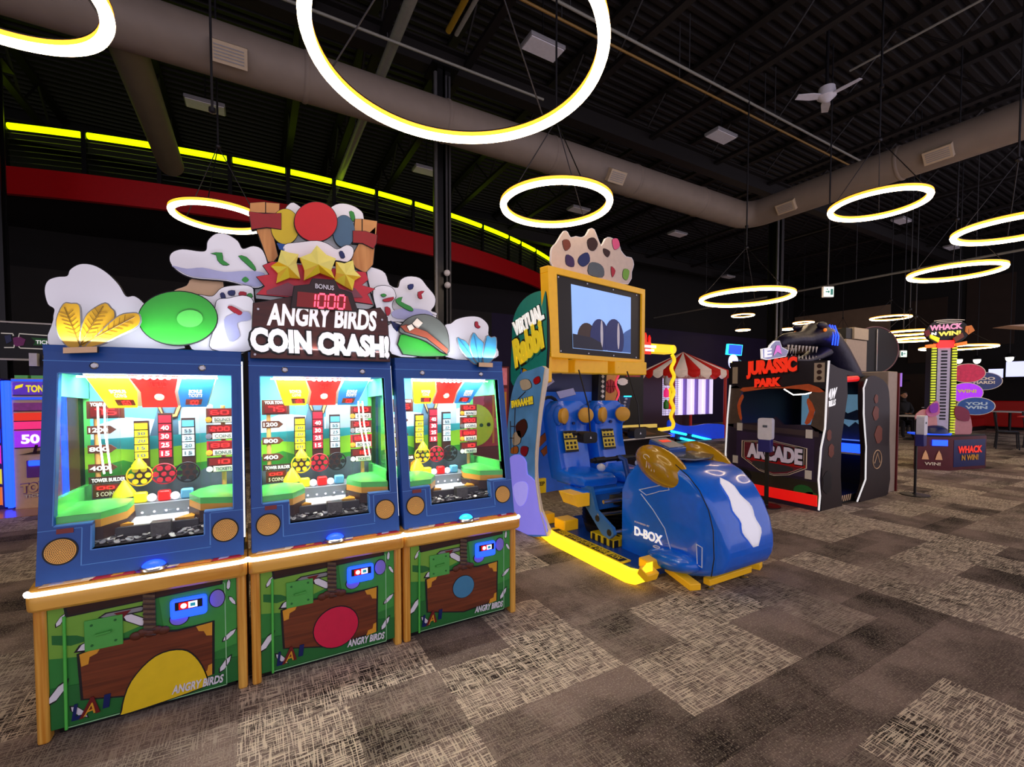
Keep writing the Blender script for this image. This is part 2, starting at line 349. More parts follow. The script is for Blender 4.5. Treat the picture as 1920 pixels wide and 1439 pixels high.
# ---- roof joists along the depth, girders across
jm = mat('joist_paint', '120d0c', .6, var=.2)
k = 0
for x in (-3.6, -1.5, .75, 1.75, 3.1, 5.2, 7.3, 9.4, 11.5, 13.6, 16.2, 18.8, 21.4):
    t = thing('roof_joist', (x, 0, ZD-.8), 'open web steel roof joist running front to back under the deck', 'joist', 'roof joists')
    mb = MB(jm); mb.box(x-.07, x+.07, -4, YW, ZD-.07, ZD); mb.build('top_chord', t)
    mb = MB(jm); mb.box(x-.06, x+.06, -4, YW, ZD-.82, ZD-.75); mb.build('bottom_chord', t)
    mb = MB(jm)
    for i in range(12):
        y = -4+i*1.5; mb.tube([(x, y, ZD-.05), (x, y+.75, ZD-.78), (x, y+1.5, ZD-.05)], .022, n=6)
    mb.build('web', t)
for y in (6.9, 12.95):
    mb = MB(jm); mb.box(-9, XW, y-.11, y+.11, 6.54, 6.57); mb.box(-9, XW, y-.11, y+.11, 6.9, 6.93); mb.box(-9, XW, y-.015, y+.015, 6.56, 6.92)
    solo(mb, 'girder', 'deep black steel girder crossing the hall '+('over the conduit columns' if y < 8 else 'behind the balcony rail'), 'girder', 'cross girders')
# ---- ducts
dm = mat('duct_grey', '7d7268', .6, var=.12, scale=5, bump=.15)
t = thing('air_duct', (2.8, 6.1, 5.05), 'large round grey fabric air duct crossing the hall and turning the corner', 'duct')
r = .27
arc = [(9.05+.38*math.sin(a), 5.72+.38*math.cos(a), 5.32) for a in [PI/2*i/8 for i in range(9)]]
mb = MB(dm); mb.tube([(-8.95, 6.1, 5.32), (-4, 6.1, 5.32), (4, 6.1, 5.32)]+arc+[(9.43, 1, 5.32), (9.43, -1.5, 5.32)], r, n=28); mb.build('main_run', t)
for x in (-4.2, -2.6, .6, 2.4, 4.2, 6, 7.8): mb = MB(dm); mb.lathe([(r+.001, -.03), (r+.012, -.015), (r+.012, .015), (r+.001, .03)], (x, 6.1, 5.32), (1, 0, 0), n=28); mb.build('seam', t)
for y in (3.4, 1.2): mb = MB(dm); mb.lathe([(r+.001, -.03), (r+.012, -.015), (r+.012, .015), (r+.001, .03)], (9.43, y, 5.32), (0, 1, 0), n=28); mb.build('seam', t)
mb = MB(mat('duct_dim', '6c6650', .6, var=.12, scale=5, bump=.15)); mb.tube([(-1.15, 6.2, 5.3), (-1.15, 9.5, 5.3)], .18, n=24); mb.build('branch_run', t)
for px, py, ax in ((430, 115, 'y'), (1155, 350, 'y'), (1475, 395, 'x'), (1760, 300, 'x')):
    p = on_y((px, py), 5.85) if ax == 'y' else on_x((px, py), 9.2)
    mb = MB(M['grey']); c = V((p.x, 5.86, 5.16)) if ax == 'y' else V((9.19, p.y, 5.16))
    n = (V((0, -1, -.75)) if ax == 'y' else V((-1, 0, -.75))).normalized(); u = V((1, 0, 0)) if ax == 'y' else V((0, 1, 0)); q = n.cross(u)
    R = Matrix((u, q, n)).transposed()
    mb.obox(c, (.34, .2, .12), R, M['beige']); g = mb.build('air_grille', t)
    mb = MB(M['dgrey'])
    for i in range(5): mb.obox(c+n*.062+q*(i-2)*.03, (.28, .012, .01), R, M['grey'])
    mb.build('slat', g)
# ---- pipes and conduits up in the roof
def pipe(pts, r, m, name, label, cat='pipe', grp='roof pipes'):
    t = thing(name, pts[0], label, cat, grp); mb = MB(m); mb.tube(pts, r, n=10); mb.build('run', t)
    a, b = V(pts[0]), V(pts[-1]); L = (b-a).length
    for i in range(1, int(L/2.4)): p = a+(b-a)*(i*2.4/L); mb = MB(M['dgrey']); mb.cyl(p, p+V((0, 0, ZD-p.z)), .008, n=6); mb.build('hanger', t)
Z = 6.7
def run_y(px, y0, y1, z=6.42): p = on_z(px, z); return [(p.x, y0, z), (p.x, y1, z)]
def run_x(px, x0, x1, z=Z): p = on_z(px, z); return [(x0, p.y, z), (x1, p.y, z)]
pipe(run_y((770, 0), 2, 13), .075, mat('pale_pipe', '8a8a80', .4, var=.15), 'sprinkler_pipe', 'thick pale grey pipe passing over the round duct')
pipe(run_y((872, 0), 2, 5.9), .04, mat('yellow_pipe', '9a7a20', .4, var=.15), 'gas_pipe', 'yellow gas pipe seen through the largest ring lamp')
pipe(run_y((892, 0), 2, 5.9), .03, mat('pale_pipe', '8a8a80', .4), 'conduit_pipe', 'thin pale conduit beside the yellow pipe')
pipe(run_x((1225, 97), -1, 13, 6.7), .022, mat('pale_pipe', '8a8a80', .4), 'conduit_pipe', 'thin pale conduit crossing above the dark ceiling on the right', grp='cross conduits')
pipe(run_x((1225, 124), -1, 12, 6.68), .02, mat('brass_pipe', '8a6a30', .4), 'conduit_pipe', 'brown conduit crossing the ceiling beside the pale one', grp='cross conduits')
pipe(run_x((640, 40), -3, 4.2, 6.3), .02, mat('pale_pipe', '8a8a80', .4), 'conduit_pipe', 'pale twin conduit meeting the thick pipe near the largest ring', grp='cross conduits')
pipe(run_y((1590, 135), 0, 3.9, 6.9), .018, mat('pale_pipe', '8a8a80', .4), 'conduit_pipe', 'pale conduit near the ceiling fan', grp='roof pipes')
p = on_z((1590, 529), 4.6); pipe([(p.x, -1, 4.6), (p.x, 13.5, 4.6)], .03, mat('pale_pipe', '8a8a80', .4), 'cable_tray', 'long pale cable tray crossing behind the exit sign', 'tray')
# ---- ceiling light panels
for px, py, z, lab in ((1018, 92, 6.55, 'inside the largest ring lamp'), (1352, 257, 6.55, 'above the corner of the duct'), (1270, 440, 6.5, 'to the left of the corner column'), (800, 322, 6.5, 'left of the conduit column'),
                       (385, 200, 6.5, 'hanging behind the left duct'), (1365, 520, 6.5, 'beyond the corner column'), (1690, 415, 6.5, 'under the right-hand ring lamp'), (1785, 465, 6.5, 'far off beside the rightmost ring lamp'), (1085, 395, 6.5, 'seen through the small middle ring'),
                       (930, 475, 6.5, 'just above the balcony end')):
    p = on_z((px, py), z); t = thing('ceiling_light', p, 'switched-off white ceiling light panel '+lab, 'ceiling light', 'flat light panels under the deck')
    mb = MB(M['grey']); mb.box(p.x-.3, p.x+.3, p.y-.16, p.y+.16, z, z+.06); mb.build('housing', t, .01)
    mb = MB(M['white']); mb.box(p.x-.28, p.x+.28, p.y-.14, p.y+.14, z-.012, z); mb.build('diffuser', t)
    mb = MB(M['dsteel']); mb.cyl((p.x, p.y, z+.06), (p.x, p.y, ZD), .01, n=6); mb.build('stem', t)
# ---- ceiling fan
p = on_z((1550, 182), 6.5); t = thing('ceiling_fan', p, 'pale industrial ceiling fan high above the arcade cabinets', 'fan')
mb = MB(M['white']); mb.lathe([(.02, .18), (.12, .15), (.14, 0), (.05, -.08), (.005, -.09)], p); mb.build('motor', t)
mb = MB(M['dsteel']); mb.cyl(p+V((0, 0, .15)), p+V((0, 0, ZD-6.5)), .025); mb.build('downrod', t)
for i in range(3):
    a = i*2*PI/3+.5; d = V((math.cos(a), math.sin(a), 0)); q = V((-d.y, d.x, .2)).normalized()
    mb = MB(M['white']); mb.loft([[p+d*s-q*wd, p+d*s+q*wd, p+d*s+q*wd+V((0, 0, .012)), p+d*s-q*wd+V((0, 0, .012))] for s, wd in ((.1, .05), (.25, .07), (.5, .05))], smooth=False); mb.build('blade', t)
# ---- hanging rods and exit signs
def rod(px, py, z0, Y, label):
    p = on_y((px, py), Y); t = thing('hanging_rod', (p.x, Y, p.z), label, 'rod', 'rods hanging from the roof'); mb = MB(mat('rod_grey', '303034', .4, .5)); mb.cyl((p.x, Y, p.z), (p.x, Y, ZD), .011, n=8); mb.build('shaft', t)
    mb = MB(M['dsteel']); mb.lathe([(.005, .03), (.03, .02), (.03, -.02), (.005, -.03)], (p.x, Y, p.z), n=12); mb.build('end_cap', t); return p
rod(398, 207, 0, 5.2, 'thin rod hanging in front of the left end of the duct')
rod(1400, 425, 0, 5.5, 'thin rod hanging in front of the corner of the duct')
rod(1653, 162, 0, 3.0, 'rod with a forked end hanging below the conduits on the right')
def exit_sign(p, label, flip):
    t = thing('exit_sign', p, label, 'exit sign', 'lit green exit signs')
    x, y, z = p; q = MB(M['white']); u = V((.87, -.5, 0)); n = V((-.5, -.87, 0)); R = Matrix((u, n, V((0, 0, 1)))).transposed()
    q.obox(p, (.19, .05, .19), R); q.build('housing', t, .01)
    q = MB(M['exitg']); q.obox(V(p)+n*.026, (.17, .005, .165), R); f = q.build('face', t)
    q = MB(M['teal']); s = -1 if flip else 1
    def P(a, b): return V(p)+n*.029+u*a*s*.48+V((0, 0, b*.5))
    q.prism([P(.06, -.11), P(.15, -.11), P(.15, .1), P(.06, .1)], n*.003)
    q.prism([P(-.12, -.02), P(-.02, -.02), P(-.02, -.06), P(.04, .0), P(-.02, .06), P(-.02, .02), P(-.12, .02)], n*.003)
    q.ell(P(-.06, .09), (.014, .008, .014), nu=8, nv=6); q.build('pictogram', f)
    q = MB(mat('rod_grey', '303034', .4, .5)); q.cyl(V(p)+V((0, 0, .09)), (x, y, ZD-.03), .013, n=8); q.build('rod', t)
p = on_y((1552, 548), 4.2); exit_sign(p, 'lit exit sign hung on a long rod above the dinosaur cabinet', False)
p = on_y((1693, 664), 5.5); exit_sign(p, 'small lit exit sign far off beside the striker tower', True)
# ---- ring lamps
def ring_lamp(x, y, z, R, label, hub=None, sc=1.0, cables=True, top=None):
    top = top or ZD-.03
    t = thing('ring_lamp', (x, y, z), label, 'ring lamp', 'glowing ring lamps under the roof'); w_ = .034*sc; h_ = .04*sc; n = 72
    prof = [(-w_, h_*.9), (-w_*1.1, 0), (-w_*.75, -h_*.75), (0, -h_), (w_*.75, -h_*.75), (w_*1.1, 0), (w_, h_*.9)]
    ms = [M['ringa'], M['ring'], M['ring'], M['ring'], M['ring'], M['ringa']]
    mb = MB(M['ring'])
    for k in range(6):
        rs = [[(x+(R+prof[k+e][0])*math.cos(2*PI*i/n), y+(R+prof[k+e][0])*math.sin(2*PI*i/n), z+prof[k+e][1]) for i in range(n)] for e in (0, 1)]
        mb.loft(rs, ms[k], cap=False)
    mb.build('diffuser', t)
    mb = MB(M['dsteel']); mb.loft([[(x+(R+a)*math.cos(2*PI*i/n), y+(R+a)*math.sin(2*PI*i/n), z+b) for i in range(n)] for a, b in ((-w_, h_*.9), (-w_, h_*1.15), (w_, h_*1.15), (w_, h_*.9))], cap=False, loop=True); mb.build('housing', t)
    if cables:
        hz = z+(hub or .9)
        for i in range(3):
            a = i*2*PI/3+.35; mb = MB(M['dsteel']); mb.cyl((x+R*math.cos(a), y+R*math.sin(a), z+h_), (x, y, hz), .006, n=6); mb.build('cable', t)
        mb = MB(mat('rod_grey', '303034', .4, .5)); mb.cyl((x, y, hz), (x, y, top), .012, n=8); mb.build('stem', t)
        mb = MB(M['dsteel']); mb.ell((x, y, hz), (.035, .035, .035), nu=12, nv=8); mb.build('hub', t)
    return t
ring_lamp(1.169, 2.709, 3.617, .9, 'largest glowing ring lamp, overhead between the coin pushers and the simulator', 1.2)
ring_lamp(-1.341, 3.62, 3.782, .6, 'ring lamp cut by the upper left corner, in front of the branch duct')
ring_lamp(3.02, 4.265, 3.628, .6, 'ring lamp hanging above the simulator screen', .95)
ring_lamp(7.68, 3.02, 4.14, .55, 'tilted-looking ring lamp under the right-hand duct vent')
ring_lamp(8.82, 1.92, 3.67, .6, 'ring lamp running off the right edge')
ring_lamp(10.51, 2.99, 3.56, .6, 'lower ring lamp on the right, above the striker tower')
ring_lamp(7.77, 5.03, 3.21, .75, 'ring lamp crossing in front of the corner column')
ring_lamp(-.35, 6.93, 3.73, .5, 'ring lamp in front of the red balcony band', top=6.53)
for x, y, z, R, lab in ((15, 9.8, 4.19, .35, 'highest of the small far ring lamps left of the dinosaur head'), (19, 12.4, 4.26, .28, 'lower small far ring lamp beside the purple wall'), (19.3, 10, 4.29, .35, 'small far ring lamp above the dinosaur head'),
                        (15.7, 5.8, 3.6, .45, 'far ring lamp above the black disc'), (20, 11, 4.2, .3, 'small far ring lamp just left of the dinosaur head'), (22.9, 10.2, 4.3, .25, 'smallest far ring lamp right of the dinosaur head')):
    ring_lamp(x, y, z, R, lab, .5, .62)
for px, py, wd, lab in ((1705, 624, 80, 'upper of the far edge-on ring lamps left of the striker head'), (1716, 637, 70, 'lower far edge-on ring lamp left of the striker head'), (1795, 652, 105, 'far edge-on ring lamp crossing behind the striker tower')):
    p = on_y((px, py), 4.2 if px < 1750 else 4.0); d = (p.x*math.sin(YAW)+p.y*math.cos(YAW)); ring_lamp(p.x, p.y, p.z, wd/2*d/FPX*1.0, lab, .5, .6)
# ---- the balcony
BC, BR = V((.69, 26.61, 0)), 15.78
def bal(a, z, dr=0): return V((BC.x+(BR+dr)*math.sin(a), BC.y-(BR+dr)*math.cos(a), z))
t = thing('balcony', bal(0, 5.0), 'curved upper balcony with red edge band and lime lit handrail', 'balcony')
A = [-.62+.025*i for i in range(51)]
mb = MB(mat('balcony_red', 'c00c14', .35, var=.08)); mb.loft([[bal(a, 5.02), bal(a, 5.5), bal(a, 5.5, -.1), bal(a, 5.02, -.1)] for a in A], smooth=False); mb.build('fascia', t)
mb = MB(wk); mb.loft([[bal(a, 5.1, -.1), bal(a, 5.45, -.1), bal(a, 5.45, -2.6), bal(a, 5.1, -2.6)] for a in A], smooth=False); mb.build('deck_slab', t)
th = [-.50, -.43, -.36, -.287, -.2135, -.1408, -.0667, .0006, .0598, .121, .181, .24, .326, .40, .44, .50, .58]
for a in th:
    mb = MB(steelk); c = bal(a, 0, -.05); R = Matrix.Rotation(a, 3, 'Z'); mb.obox((c.x, c.y, 5.88), (.07, .07, .82), R); mb.build('railing_post', t)
for a, b in zip(th, th[1:]):
    n = 5; d = .0035; mb = MB(M['neon']); mb.tube([bal(a+d+(b-a-2*d)*i/n, 6.22, -.05) for i in range(n+1)], .055, n=10); mb.build('light_or_glint', t)
mb = MB(mat('cable_steel', '5a5a5a', .3, .8))
for z in (5.6, 5.7, 5.8, 5.9, 6.0, 6.1): mb.tube([bal(a, z, -.05) for a in A], .008, n=5)
o = mb.build('cable_rail', t)
# ================================================================ the three coin pushers
Y0 = 2.61
mat_sg = glass('side_acrylic', (.97, .99, 1), 1.06)
def sy(z): return .02+(z-.72)*.1735          # the slanted window plane
def pusher(X0, idx, label):
    t = thing('coin_pusher_machine', (X0, Y0, 0), label, 'arcade machine', 'row of blue coin pushers')
    T = lambda p: V((p.x+X0, p.y+Y0, p.z))
    def B(m=None): return MB(m, T)
    def P(x, y, z): return V((x+X0, y+Y0, z))
    # ---- lower cabinet with its printed front
    mb = B(mat('art_green', '2c8638', .4, var=.35, scale=5)); mb.box(-.345, .345, 0, .82, .045, .6); kp = mb.build('lower_cabinet', t, .004)
    mb = B(M['black']); mb.box(-.33, .33, .05, .8, .0, .045); mb.build('plinth', t)
    F = -.0015
    def flat(name, polys, e=.0015, par=None, y=F):
        mb = B()
        for i, (m, pts) in enumerate(polys): mb.prism([(x, y-i*e*.6, z) for x, z in pts], (0, -e, 0), m)
        return mb.build(name, par or kp)
    flat('hill_print', [(M['olive'], [(-.34, .36), (-.34, .59), (-.0, .59), (-.02, .43), (-.12, .40), (-.22, .34)]), (M['mgreen'], [(.03, .59), (.34, .59), (.34, .24), (.24, .22), (.22, .36), (.05, .4)]),
                        (M['dgreen'], [(-.34, .05), (.34, .05), (.34, .17), (.1, .2), (-.34, .23)])], .0008)
    flat('vine_print', [(M['dgreen'], [(.30, .58), (.34, .57), (.325, .5), (.285, .46), (.29, .4), (.32, .34), (.31, .26), (.285, .25), (.3, .33), (.265, .4), (.265, .47), (.305, .52)])], .0012)
    flat('vine_print', [(M['dgreen'], [(-.33, .46), (-.25, .44), (-.2, .41), (-.27, .4), (-.33, .42)])], .0012)
    # plank board with gold corners and a rope
    bd = [(-.235, .155), (-.243, .352), (-.13, .375), (-.05, .375), (.02, .378), (.1, .365), (.24, .372), (.235, .12), (.0, .10)]
    pb = flat('plank_board', [(M['ink'], [(x*1.04, .24+(z-.24)*1.06) for x, z in bd]), (M['bwood'], bd)], .002, y=F-.0015)
    flat('corner_bracket', [(M['gold'], [(-.243, .355), (-.17, .372), (-.185, .345), (-.21, .335), (-.215, .305), (-.238, .3)])], .003, pb, F-.004)
    flat('corner_bracket', [(M['gold'], [(.24, .375), (.175, .37), (.185, .345), (.205, .34), (.215, .315), (.238, .31)])], .003, pb, F-.004)
    flat('corner_bracket', [(M['gold'], [(.235, .115), (.18, .108), (.19, .135), (.215, .14), (.22, .165), (.236, .17)])], .003, pb, F-.004)
    mb = B(mat('rope', '6b5540', .8, var=.4, scale=90)); mb.box(-.022, .022, F-.008, F, .37, .585)
    for i in range(9): mb.tube([(-.023, F-.008, .385+i*.024), (.023, F-.011, .375+i*.024)], .005, M['dbrown'], 5)
    for a in range(5): mb.ell((-.05+a*.025, F-.006, .385+.008*(a % 2)), (.024, .008, .02), M['brown'], nu=10, nv=6)
    mb.build('rope', kp)
    flat('beam_print', [(M['ink'], [(-.285, .528), (-.29, .578), (.29, .598), (.285, .552)]), (M['dwood'], [(-.275, .535), (-.28, .574), (.28, .594), (.275, .557)])], .0015, y=F-.002)
    fe = [(-.3, .52, .055, 60), (-.2, .395, .11, 25), (-.045, .455, .12, -35), (-.25, .1, .08, -50), (-.315, .21, .1, 55), (.31, .29, .07, 40), (.31, .545, .05, 85), (.29, .15, .08, 55), (.325, .46, .05, -60)]
    pl = []
    for x, z, l, a in fe:
        a = math.radians(a); ca, sa = math.cos(a), math.sin(a)
        sh = [(-.5, 0), (-.3, .13), (.2, .13), (.5, 0), (.2, -.13), (-.3, -.13)]
        for m, g in ((M['ink'], 1.25), (M['white'], 1)): pl.append((m, [(x+g*l*(u*ca-v*sa), z+g*l*(u*sa+v*ca)) for u, v in sh]))
    for i in range(0, len(pl), 2):
        mb = B()
        for q in (0, 1): mb.prism([(x, F-.001-q*.001, z) for x, z in pl[i+q][1]], (0, -.001, 0), pl[i+q][0])
        mb.build('feather_print', kp)
    flat('badge_print', [(M['ink'], [(-.18, .5), (-.155, .517), (-.01, .52), (.0, .505), (-.02, .49), (-.16, .487)]), (M['grey'], [(-.17, .502), (-.15, .512), (-.03, .514), (-.012, .505), (-.03, .496), (-.15, .493)])], .001, y=F-.0022)
    flat('badge_print', [(M['dred'], [(-.125, .508), (-.065, .51), (-.095, .478)])], .001, y=F-.004)
    # plain round roundel in place of the printed figure
    mb = B(); cx, cz = (.06, .16) if idx == 0 else (.02, .2) if idx == 1 else (.0, .26); rr = (.16, .115, .072)[idx]
    col = (M['yellow'], mat('rose_red', 'd81848', .4), mat('dusty_blue', '3f86ae', .4))[idx]
    if idx == 0: sh = [(-.165, -.1), (-.14, -.12), (.13, -.095), (.155, -.07), (.12, .04), (.06, .11), (-.04, .11), (-.13, .02)]
    else: sh = [(rr*math.cos(2*PI*k/28), rr*.97*math.sin(2*PI*k/28)) for k in range(28)]
    if idx == 0: sh = crom(sh, 4)
    mb.prism([(cx+u*1.04, F-.006, cz+v*1.05) for u, v in sh], (0, -.001, 0), M['ink']); mb.prism([(cx+u, F-.0065, cz+v) for u, v in sh], (0, -.002, 0), col)
    mb.build('roundel', kp)
    txt('ANGRY BIRDS', P(.075, F-.0095, .072), P(.28, F-.0095, .066), P(.078, F-.0095, .112), M['white'], kp, bold=.03, sh=.15)
    q = txt('L', P(-.275, F-.004, .07), P(-.245, F-.004, .07), P(-.265, F-.004, .14), M['navy'], kp, bold=.05, mb=MB())
    txt('A', P(-.25, F-.006, .07), P(-.18, F-.006, .08), P(-.24, F-.006, .15), M['dred'], kp, bold=.03, mb=q); txt('A', P(-.235, F-.009, .078), P(-.195, F-.009, .085), P(-.225, F-.009, .128), M['gold'], kp, bold=.0, mb=q)
    txt('I', P(-.172, F-.004, .09), P(-.15, F-.004, .09), P(-.165, F-.004, .15), M['navy'], kp, bold=.05, mb=q); q.build('maker_emblem', kp)
    # hinged front door: hinge rail, fine border, ticket plate
    mb = B(M['lgreen']); mb.cyl((-.292, F-.006, .04), (-.288, F-.006, .535), .006, n=10); mb.build('hinge_rail', kp)
    mb = B(mat('pale_edge', '9ad8a0', .4)); mb.box(-.29, .296, F-.003, F, .042, .046); mb.box(.292, .296, F-.003, F, .042, .56); mb.box(-.29, .296, F-.003, F, .556, .559); mb.build('door_border', kp)
    mb = B(M['plate']); mb.box(-.225, -.095, F-.01, F, .362, .498); pt = mb.build('ticket_plate', kp, .003)
    mb = B(M['plate']); mb.tube([(-.185, F-.01, .43), (-.185, F-.022, .432), (-.135, F-.022, .437), (-.135, F-.01, .437)], .005, n=8); mb.build('handle', pt)
    mb = B(M['dgreen'])
    for x, z in ((-.2, .475), (-.12, .48), (-.2, .385), (-.12, .388)): mb.cyl((x, F-.013, z), (x, F-.009, z), .005, n=10)
    mb.build('bolt', pt)
    for x, z, rx, rz in ((.262, .487, .03, .042), (.11, .425, .035, .03)):
        mb = B(); mb.prism([(x+(rx+.004)*math.cos(2*PI*k/20), F-.003, z+(rz+.004)*math.sin(2*PI*k/20)) for k in range(20)], (0, -.001, 0), M['ink'])
        mb.prism([(x+rx*math.cos(2*PI*k/20), F-.004, z+rz*math.sin(2*PI*k/20)) for k in range(20)], (0, -.002, 0), mat('lilac_disc', '8a7ed8', .4)); mb.build('disc_print', kp)
    mb = B(M['ledb']); mb.box(.078, .222, F-.03, F, .43, .525); rd = mb.build('card_reader', kp, .02, 3)
    mb = B(M['black']); mb.box(.098, .205, F-.034, F-.029, .475, .513); mb.build('display', rd)
    mb = B(M['redlit']); mb.box(.113, .168, F-.036, F-.033, .478, .51); mb.cyl((.132, F-.038, .494), (.132, F-.035, .494), .012, M['knob'], 14); mb.box(.15, .185, F-.0375, F-.034, .48, .509, M['knob']); mb.box(.158, .177, F-.039, F-.036, .487, .502, mat('ledc', '30e0ff')); mb.build('pictogram', rd)
    # posts
    for s in (-1, 1):
        mb = B(M['woodv']); x0, x1 = sorted((s*.343, s*.385)); mb.box(x0, x1, -.012, .05, 0, .605); mb.build('corner_post', t, .012, 3)
        mb = B(M['wood']); mb.box(min(x0, x1), max(x0, x1), .05, .82, 0.02, .6); mb.build('side_panel', t, .004)
    # ledge
    prof = [(.06, .69), (-.03, .675), (-.055, .668), (-.068, .655), (-.07, .63), (-.066, .602), (-.05, .588), (.06, .588)]
    def rr(x): d = max(0, abs(x)-.355); return d
    mb = B(M['wood']); st = [-.392, -.386, -.372, -.355, 0, .355, .372, .386, .392]; off = [.03, .014, .004, 0, 0, 0, .004, .014, .03]
    mb.loft([[(x, min(y+o*(1 if y < 0 else 0), .06), z) for y, z in prof] for x, o in zip(st, off)]); lg = mb.build('counter_ledge', t)
    mb = B(M['led']); mb.tube([(x, -.06+o+.002, .664) for x, o in zip(st, off)], .0115, n=8); mb.build('led_strip', t)
    mb = B(); pats = [(-.36, -.2, 'tan'), (-.2, -.05, 'crimson'), (-.05, .1, 'purple'), (.1, .24, 'orange'), (.24, .36, 'crimson')]
    for i, (a, b, c) in enumerate(pats):
        mm = M[c]; mb.prism([(a, -.022, .679), (b+.01, -.022, .679), (b-.01, .022, .687), (a+.02, .022, .687)], (0, 0, .0015), mm)
    for i in range(7): mb.prism([(-.33+i*.1, -.015, .681), (-.29+i*.1, -.012, .681), (-.28+i*.1, .01, .685), (-.32+i*.1, .015, .686)], (0, 0, .0022), M[('lilac', 'cream', 'gold')[i % 3]])
    mb.build('ledge_print', lg)
    mb = B(M['steel']); mb.lathe([(.052, 0), (.052, .01), (.045, .014)], (0.02, -.0, .684), n=24); bt = mb.build('push_button', t)
    mb = B(M['ledb'] if idx < 2 else mat('aqua_dome', '30c0ff', .3, es=1.5, ecol='28b0f0')); mb.ell((.02, 0, .69), (.047, .04, .032), nu=24, nv=8, lo=0); mb.build('button_dome', bt)
    # ---- blue upper cabinet
    def sb(mb, x0, x1, z0, z1, d0=-.012, d1=.03, m=None):
        mb.add([(x, sy(z)+d, z) for z in (z0, z1) for d in (d0, d1) for x in (x0, x1)], [(0, 2, 3, 1), (4, 5, 7, 6), (0, 1, 5, 4), (2, 6, 7, 3), (0, 4, 6, 2), (1, 3, 7, 5)], m)
    mb = B(M['blue'])
    for a in ((-.375, -.325, .68, 1.7), (.333, .378, .68, 1.7), (-.325, .333, .68, .803), (-.325, -.2, .803, .915), (.213, .333, .803, .908), (-.325, .333, 1.585, 1.7)): sb(mb, *a)
    wf = mb.build('window_frame', t)
    mb = B(mat('blue_line', '4a86d0', .4))
    for a in ((-.378, .38, 1.638, 1.642), (-.205, -.199, .80, .905), (-.325, -.2, .914, .919), (.211, .217, .803, .9), (.213, .333, .907, .912), (-.33, -.326, .92, 1.585), (.333, .337, .91, 1.585), (-.2, .213, .799, .803), (-.325, .335, 1.584, 1.588),
              (-.235, -.23, .74, .9), (-.375, -.232, .9, .903), (.235, .24, .75, .9), (.24, .376, .9, .903), (-.232, .24, .74, .743)): sb(mb, *a, d0=-.0135)
    mb.build('frame_edge', wf)
    mb = B(M['blue']); mb.prism([(-.378, sy(1.7)-.012, 1.66), (-.378, sy(1.7)-.02, 1.712), (-.378, .84, 1.712), (-.378, .84, 1.66)], (.757, 0, 0)); mb.build('top_panel', t, .006)
    for s in (-1, 1):
        a, b = sorted((s*.362, s*.378)); mb = B(M['blue2'])
        def yz(pts): mb.prism([(a, y, z) for y, z in pts], (b-a, 0, 0))
        yz([(sy(.68), .68), (sy(.68)+.07, .68), (sy(1.66)+.05, 1.66), (sy(1.66), 1.66)]); yz([(.7, .68), (.84, .68), (.84, 1.66), (.7, 1.66)])
        yz([(sy(.68)+.1, .68), (.7, .68), (.7, .96), (sy(.96)+.1, .96)]); yz([(sy(1.5)+.06, 1.52), (.7, 1.52), (.7, 1.66), (sy(1.66)+.06, 1.66)]); sp = mb.build('side_frame', t)
        a2, b2 = sorted((s*.335, s*.36)); mb = B(M['lgreeng']); a, b = a2, b2
        yz([(sy(.8)+.03, .8), (sy(.8)+.065, .8), (sy(1.55)+.055, 1.585), (sy(1.58)+.04, 1.585)]); yz([(.62, .8), (.7, .8), (.7, 1.58), (.62, 1.58)])
        yz([(.1, .8), (.66, .8), (.66, 1.0), (.1, 1.02)]); yz([(.2, 1.48), (.66, 1.46), (.66, 1.585), (.2, 1.585)]); mb.build('inner_frame', t, .008)
        mb = B(mat_sg); mb.box(s*.362-.002, s*.362+.002, .1, .7, .9, 1.55); mb.build('side_glass', t)
    mb = B(mat('edge_light', 'f4f4ff', .4, es=1.1, ecol='eef0ff')); mb.tube([(.3815, sy(.76)+.01, .76), (.3815, sy(1.66)+.01, 1.66)], .004, n=8); mb.build('edge_light', t)
    mb = B(M['blue2']); mb.box(-.37, .37, .80, .84, .6, 1.7); mb.build('back_panel', t)
    mb = B(M['glass']); mb.add([(-.32, sy(.8)+.012, .8), (.33, sy(.8)+.012, .8), (.33, sy(1.59)+.012, 1.59), (-.32, sy(1.59)+.012, 1.59)], [(0, 1, 2, 3)]); mb.build('front_glass', t)
    nrm = V((0, -1, .1735)).normalized(); upv = V((0, .1735, 1)).normalized()
    for sx, sz in ((-.3, .811), (.3, .812)):
        c = V((sx, sy(sz)-.013, sz)); mb = B(M['ink']); mb.lathe([(.058, 0), (.058, .003), (.0, .003)], c, nrm, n=32); g = mb.build('speaker', t)
        mb = B(M['amber']); mb.lathe([(.052, .002), (.051, .006), (.0, .007)], c, nrm, n=32); mb.build('speaker_grille', g)
        mb = B(M['dbrown']); ux = V((1, 0, 0))
        for r_ in range(1, 8):
            for k in range(r_*6):
                a = 2*PI*k/(r_*6); q = c+nrm*.0066+ux*math.cos(a)*r_*.0066+upv*math.sin(a)*r_*.0066
                mb.add([q+ux*.0021*math.cos(b*PI/2.5)+upv*.0021*math.sin(b*PI/2.5)+nrm*.0006 for b in range(5)], [(0, 1, 2, 3, 4)])
        mb.build('grille_pattern', g)
    for sx in (-.205, .208):
        mb = B(M['steel']); mb.lathe([(.016, 0), (.016, .005), (.011, .009), (.011, .006), (.0, .005)], V((sx, sy(1.62)-.012, 1.62)), nrm, n=18); mb.build('lock', t)
    mb = B(mat('slot_red', '7a2018', .4)); sb(mb, -.315, -.26, .885, .905, -.0165, 0); mb.build('bill_slot', t)
    # ---- the playfield inside
    yb = .63
